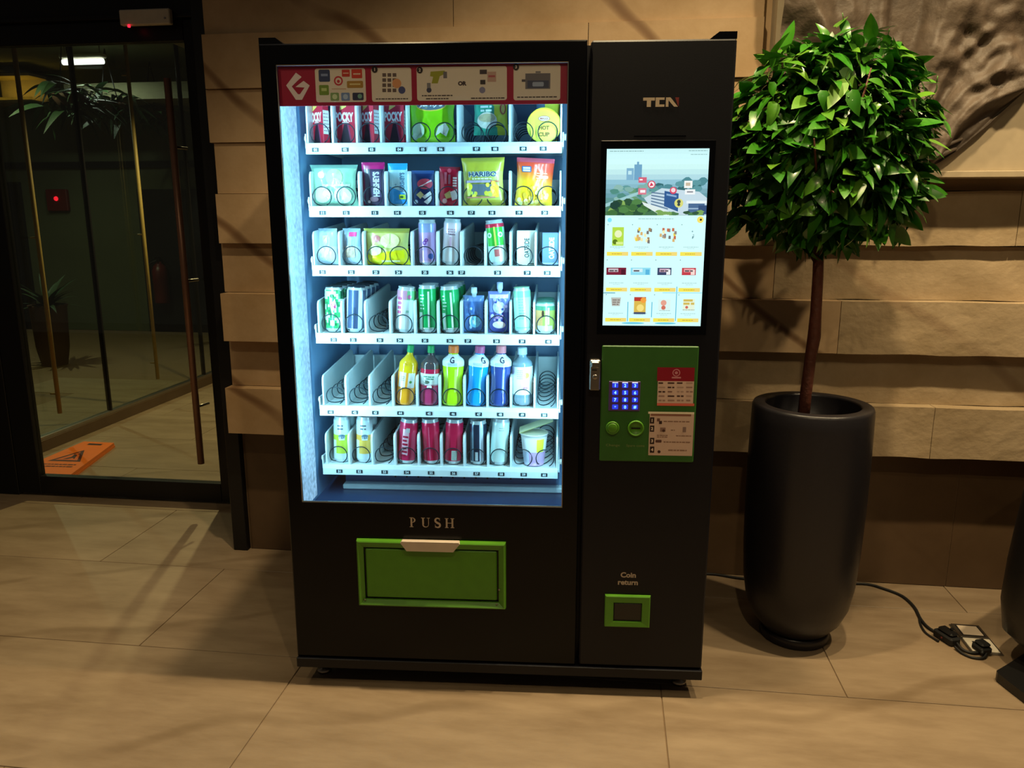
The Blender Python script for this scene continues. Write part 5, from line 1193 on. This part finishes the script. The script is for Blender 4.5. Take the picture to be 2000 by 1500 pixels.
for j in range(NZ):
    for i in range(NX):
        a = j * (NX + 1) + i; fs.append((a, a + 1, a + NX + 2, a + NX + 1))
nb = len(vs)
for i in range(NX + 1): vs.append((vs[i][0], YPN + .04 + .002, vs[i][2] + .004))
for i in range(NX): fs.append((i + 1, i, nb + i, nb + i + 1))
q.add(vs, fs, None, True); q.build('draped_cloth', M_cloth, t)
for (pts, r0) in (([(1795, 326), (1830, 306), (1868, 290)], .012), ([(1795, 312), (1838, 288), (1880, 271)], .010), ([(1805, 298), (1850, 262), (1890, 243)], .011)):
    P = [onY(x, y, YPN - .03) for x, y in pts]; q = B(); q.tube([(p.x - 1.6, p.y + .04, p.z - 1.6) for p in P], [r0 * .5, r0, r0 * .4], 8); q.build('gathered_fold', M_cloth, t)

# ================================================================== FLOOR SOCKET, CABLE, CHAIR
S0, S1, S2, S3 = onZ(1866, 1224), onZ(1903, 1223), onZ(1951, 1280), onZ(1918, 1284)
ctr = (onZ(1905, 1250)); ax = (S2 - S1).normalized(); ay = Vector((-ax.y, ax.x, 0))
ang = math.atan2(ax.y, ax.x)
t = thing('floor_socket', 'open square metal floor socket box with its lid up near the right edge', 'floor socket', ctr, (0, 0, ang))
L_ = (S2 - S1).length / 2; Wd = .052
q = B(); ringframe(q, [(0, 0, 0, 0, 0)] * 0) if False else None
q.box(-L_, L_, -Wd, Wd, 0.0, 0.004, bev=.001); q.build('floor_plate', M_steel, t)
q = B(); q.box(-L_ * .96, -L_ * .02, -Wd * .92, Wd * .92, 0.005, 0.009, bev=.001); ld = q.build('hinged_lid', M_steel, t)
q = B(); q.box(-L_ * .86, -L_ * .12, -Wd * .74, Wd * .74, 0.0091, 0.0096); q.build('lid_gasket', M_rubber, ld)
q = B(); q.box(-L_ * .82, -L_ * .16, -Wd * .64, Wd * .64, 0.0094, 0.0104); q.build('lid_inlay', M_grey, ld)
q = B(); q.box(L_ * .02, L_ * .90, -Wd * .85, Wd * .85, 0.004, 0.008, bev=.001); q.build('socket_face', M_white, t)
for i in (-1, 1):
    q = B(); q.box(L_ * .25, L_ * .36, i * .018 - .005, i * .018 + .005, 0.0078, 0.0084); q.build('socket_hole', M_rubber, t)
pc = onZ(1918, 1262, .025)
t = thing('power_plug', 'black moulded plug pushed into the floor socket', 'plug', (pc.x, pc.y, 0.008), (0, 0, ang + .3))
q = B(); q.box(-.026, .026, -.022, .022, 0.0, .022, bev=.006); q.box(-.020, .022, -.018, .018, .022, .036, bev=.006); q.build('plug_body', M_rubber, t)
q = B(); q.tube([(.02, -.012, .012), (.03, -.024, .008)], [.007, .005], 8); q.build('cord_grip', M_rubber, t)
sc_ = onZ(1848, 1251)
a2 = onZ(1866, 1262) - onZ(1832, 1240); ang2 = math.atan2(a2.y, a2.x)
t = thing('cable_adapter', 'black trailing socket block lying on the floor along the cable', 'cable adapter', (sc_.x, sc_.y, 0), (0, 0, ang2))
q = B(); q.box(-.042, .042, -.022, .022, 0.0, .030, bev=.006); q.build('block_body', M_rubber, t)
q = B(); q.box(-.030, .034, -.016, .018, .030, .044, bev=.006); q.box(.004, .014, .004, .016, .044, .052, bev=.002); q.build('plug_top', M_leather, t)
q = B(); q.lathe([(.004, 0), (.004, .0015), (0, .002)], 8); q.build('lamp', M_redbox, t, (-.0, -.022, .014), (PI / 2, 0, 0))
def smooth_path(P, n=8):
    P = [Vector(p) for p in P]; out = []
    for i in range(len(P) - 1):
        p0, p1, p2, p3 = P[max(0, i - 1)], P[i], P[i + 1], P[min(len(P) - 1, i + 2)]
        for k in range(n):
            u = k / n; out.append(0.5 * ((2 * p1) + (p2 - p0) * u + (2 * p0 - 5 * p1 + 4 * p2 - p3) * u * u + (3 * p1 - p0 - 3 * p2 + p3) * u ** 3))
    return out + [P[-1]]
g = lambda x, y, z=.0055: (lambda P: (P.x, P.y, z))(onZ(x, y))
base_pts = [(0.20, -0.06, .0055), g(1380, 1123), g(1440, 1131), (0.70, -0.055, .0055), (0.95, -.045, .0055), g(1690, 1143), g(1728, 1153), g(1762, 1167), g(1785, 1188), g(1798, 1212), g(1812, 1228), g(1830, 1239)]
t = tag(put('power_cable', None), 'long black power cable running along the floor from behind the planter', 'cable')
q = B(); q.tube(smooth_path(base_pts), .0055, 8); q.build('mains_lead', M_rubber, t)
q = B(); q.tube(smooth_path([g(1795, 1204, .004), g(1797, 1219, .004), g(1806, 1236, .004), g(1822, 1248, .004), g(1833, 1255, .006)]), .004, 8); q.build('branch_lead', M_rubber, t)
q = B(); q.tube(smooth_path([g(1868, 1262, .012), g(1880, 1272, .006), g(1897, 1278, .006), g(1912, 1278, .008), g(1922, 1274, .016)]), .005, 8); q.build('mains_lead', M_rubber, t)
q = B(); q.tube(smooth_path([g(1864, 1268, .010), g(1880, 1279, .005), g(1900, 1287, .005), g(1920, 1288, .006), g(1927, 1280, .014)]), .0045, 8); q.build('branch_lead', M_rubber, t)

CA = math.radians(42); CH = Vector((1.755, -0.585, 0))
t = thing('lounge_chair', 'black upholstered chair cut by the right edge of the picture', 'chair', CH, (0, 0, CA))
q = B()
secs = [(0.075, .27, .27), (0.085, .305, .305), (0.12, .335, .335), (0.22, .348, .348), (0.36, .345, .345), (0.50, .337, .337), (0.62, .330, .330), (0.665, .325, .325), (0.69, .31, .31), (0.70, .26, .26)]
n = 48; vs = []
for z, rx, ry in secs:
    for k in range(n):
        a = 2 * PI * k / n; c, s_ = math.cos(a), math.sin(a); e = .34
        vs.append((rx * math.copysign(abs(c) ** e, c), ry * math.copysign(abs(s_) ** e, s_), z))
fs = [(i * n + k, i * n + (k + 1) % n, (i + 1) * n + (k + 1) % n, (i + 1) * n + k) for i in range(len(secs) - 1) for k in range(n)] + [tuple(range(n - 1, -1, -1)), tuple((len(secs) - 1) * n + k for k in range(n))]
q.add(vs, fs, None, True); q.build('seat_body', M_leather, t)
q = B(); q.box(.16, .30, -.28, .28, .68, .98, bev=.05); q.build('backrest', M_leather, t)
for s_ in (-1, 1):
    q = B(); q.box(-.28, .20, s_ * .27 - .045, s_ * .27 + .045, .64, .712, bev=.03); q.build('armrest', M_leather, t)
fw_ = [(1.274, -.668), (1.271, -.682), (1.280, -.72), (1.30, -.795), (1.345, -.88), (1.44, -.95), (1.95, -.97), (2.02, -.6), (1.85, -.42), (1.50, -.49), (1.415, -.548), (1.33, -.622)]
ca, sa = math.cos(-CA), math.sin(-CA)
q = B(); q.prism([((x - CH.x) * ca - (y - CH.y) * sa, (x - CH.x) * sa + (y - CH.y) * ca) for x, y in fw_], 0.0, .032, axis='z'); q.build('foot_plate', M_leather, t)
q = B(); q.lathe([(.09, .03), (.07, .09)], 20); q.build('pedestal', M_rubber, t)

# ================================================================== BEHIND THE GLASS DOOR
sp_ = [(-3.41, 1.40), (-3.19, 1.395), (-3.03, 0.76), (-3.40, 0.74)]
cx = sum(p[0] for p in sp_) / 4; cy = sum(p[1] for p in sp_) / 4
t = thing('wet_floor_sign', 'orange folded caution floor sign lying flat beyond the glass door', 'floor sign', (cx, cy, 0))
L2 = [(x - cx, y - cy) for x, y in sp_]
q = B(); q.prism([(p[0], p[1]) for p in L2][::-1], 0.0, .014, axis='z'); q.build('lower_board', M_orange, t)
q = B(); q.prism([(p[0] * .985, p[1] * .985) for p in L2][::-1], .016, .032, axis='z'); q.build('upper_board', M_orange, t)
ux = Vector((1, 0, 0)); 
def sgn(a, b_):     # a across 0..1, b along 0 (near) ..1 (far)
    n0 = Vector((*L2[3], 0)).lerp(Vector((*L2[2], 0)), a); f0_ = Vector((*L2[0], 0)).lerp(Vector((*L2[1], 0)), a); return n0.lerp(f0_, b_)
p = Pr(lambda x, y, l: (lambda v: (v.x, v.y, .0322 + .00005 * l))(sgn(x, y)))
p.poly([(.18, .36), (.84, .36), (.51, .72)], '#4a1a08'); p.poly([(.28, .40), (.74, .40), (.51, .65)], '#d8641a'); p.poly([(.40, .42), (.50, .50), (.46, .58), (.55, .56), (.64, .43), (.56, .47), (.5, .43)], '#3a1408'); p.disc(.56, .60, .03, '#3a1408', .025); p.rect(.30, .885, .72, .935, '#2a1006'); p.lines(.2, .27, .85, 2, .06, .025, '#5a2008')
p.build('pictogram', M_print, t)

t = thing('tube_light', 'bright white tube light under the ceiling beyond the glass', 'ceiling light', (-5.63, 5.0, 3.11))
q = B(); q.tube([(-.23, 0, 0), (.23, 0, 0)], .030, 12); q.build('tube', M_tube, t)
q = B(); q.box(-.25, .25, -.05, .05, .035, .075, bev=.01); q.build('fitting', M_white, t)
for s_ in (-1, 1): q = B(); q.tube([(s_ * .2, 0, .075), (s_ * .2, 0, .21)], .006, 6); q.build('hanger', M_steel, t)
area('tube_lamp', (-5.63, 5.0, 3.05), .45, .08, 16, (0.9, 0.95, 1.0), (0, 0, -1))
t = thing('ceiling_downlight', 'small yellow ceiling downlight at the top right of the glass door', 'ceiling light', (lambda P: (P.x, P.y, 2.845))(onZ(302, 83, 2.85) if False else Vector((-2.32, 2.2, 2.845))))
q = B(); q.lathe([(.05, .0), (.055, .004), (.055, .014), (.05, .015)], 18); q.build('trim_ring', M_steel, t)
q = B(); q.lathe([(.04, -.001), (.0, -.004)], 16); q.build('lens', M_lamp, t)
YB = 6.44
def bpos(x, y, Y): return onY(x, y, Y)
P = bpos(110, 391, YB)
t = thing('alarm_box', 'dark red square alarm box with a glowing red lamp on the far wall', 'alarm box', P)
q = B(); q.box(-.15, .15, 0, .06, -.14, .14, bev=.01); q.build('box', M_redbox, t)
q = B(); q.lathe([(.030, 0), (.026, .014), (0, .022)], 14); q.build('lamp', M_rlamp, t, (0.0, 0.0, .02), (PI / 2, 0, 0))
P = bpos(343, 335, 6.4)
t = thing('green_indicator', 'tiny green glowing indicator lamp behind the pull handle', 'lamp', P)
q = B(); q.lathe([(.02, 0), (.018, .012), (0, .018)], 12); q.build('lens', M_glamp, t, (0, 0, 0), (PI / 2, 0, 0))
q = B(); q.box(-.04, .04, 0, .05, -.05, .05); q.build('housing', M_rubber, t)
a_, b_ = bpos(-30, 196, 6.0), bpos(56, 147, 6.0)
t = thing('lit_alcove', 'amber lit ledge high up at the far left beyond the glass', 'lit shelf', ((a_.x + b_.x) / 2, 6.0, a_.z))
w2 = (b_.x - a_.x) / 2; hh = b_.z - a_.z
q = B(); q.box(-w2, w2, .30, .32, 0, hh); q.build('back', M_plaster, t)
q = B(); q.box(-w2, w2, 0, .3, -.03, 0); q.build('shelf', M_pole, t)
q = B(); q.box(-w2, w2, 0, .3, hh, hh + .03); q.build('canopy', M_pole, t)
q = B(); q.box(-w2 + .02, w2 - .02, .02, .05, 0.0, .035); q.build('light_bar', M_amber, t)
area('alcove_lamp', (t.location.x, 6.12, t.location.z + .06), w2 * 1.8, .05, 1.1, (1, .62, .10), (0, .5, 1))
# hanging greenery
lf2 = [leaf_mesh('leaf', M_leafd, .30, .07, .5, .1, 7), leaf_mesh('leaf', M_leafd, .24, .06, .9, .2, 8)]
rnd = random.Random(5)
for (px, py, lb, rw, n) in ((135, 190, 'dark leafy hanging plant left of the mullion beyond the glass', .40, 80), (215, 205, 'dark leafy hanging plant in the middle beyond the glass', .42, 90), (300, 215, 'dark leafy hanging plant right of the mullion beyond the glass', .48, 110)):
    P = bpos(px, py, {135: 4.5, 215: 5.3, 300: 6.05}[px])
    t = thing('hanging_plant', lb, 'plant', (P.x, P.y, P.z), group='hanging plants beyond the glass')
    q = B(); q.lathe([(.10, -.10), (.15, -.02), (.16, .02), (.14, .02)], 16); q.build('basket', M_terra, t)
    for k in (0, 1): q = B(); q.tube([((k - .5) * .2, 0, .02), (0, 0, 3.3 - P.z)], .006, 5); q.build('hanger', M_rubber, t)
    for i in range(n):
        a = rnd.uniform(0, 2 * PI); e = rnd.uniform(-.4, .7)
        o = put('leaf', lf2[i % 2], t, (rnd.uniform(-.8, .8) * rw * .7, rnd.uniform(-.15, .15), rnd.uniform(-.16, .14)), (rnd.uniform(-.5, .5), -e, a)); o.scale = [rnd.uniform(.7, 1.3)] * 3
for (px, py, Y, lb, hh_, rr_) in ((108, 712, 5.4, 'brown tapered clay pot on the floor beyond the left pane', .62, .17),):
    P = onZ(px, py); 
    t = thing('floor_pot', lb, 'pot', (P.x, P.y, 0))
    q = B(); q.lathe([(rr_ * .7, 0), (rr_ * .9, hh_ * .3), (rr_, hh_ * .95), (rr_ * 1.08, hh_), (rr_ * .9, hh_), (rr_ * .88, hh_ * .9), (0, hh_ * .9)], 24); q.build('vessel', M_terra, t)
    q = B(); q.lathe([(rr_ * .86, hh_ * .9), (0, hh_ * .93)], 16); q.build('soil', M_soil, t)
    for i in range(26):
        a = 2 * PI * i / 26; o = put('leaf', lf2[i % 2], t, (0, 0, hh_ * .95), (0, -rnd.uniform(.3, 1.3), a)); o.scale = (1.3, 1, 1)
P = bpos(318, 592, 6.38)
t = thing('fire_extinguisher', 'dim red fire extinguisher hung on the dark far wall beyond the right pane', 'fire extinguisher', (P.x, P.y, P.z))
q = B(); q.lathe([(.085, 0), (.095, .02), (.095, .42), (.07, .49), (.03, .52), (.03, .54)], 20); q.build('cylinder', M_redbox, t)
q = B(); q.box(-.02, .02, -.03, .03, .54, .58); q.box(-.012, .012, -.12, .02, .585, .60); q.build('valve_lever', M_rubber, t)
q = B(); q.tube(smooth_path([(.0, -.03, .56), (-.10, -.06, .5), (-.12, -.04, .3), (-.11, 0, .15)]), .010, 8); q.build('hose', M_rubber, t)
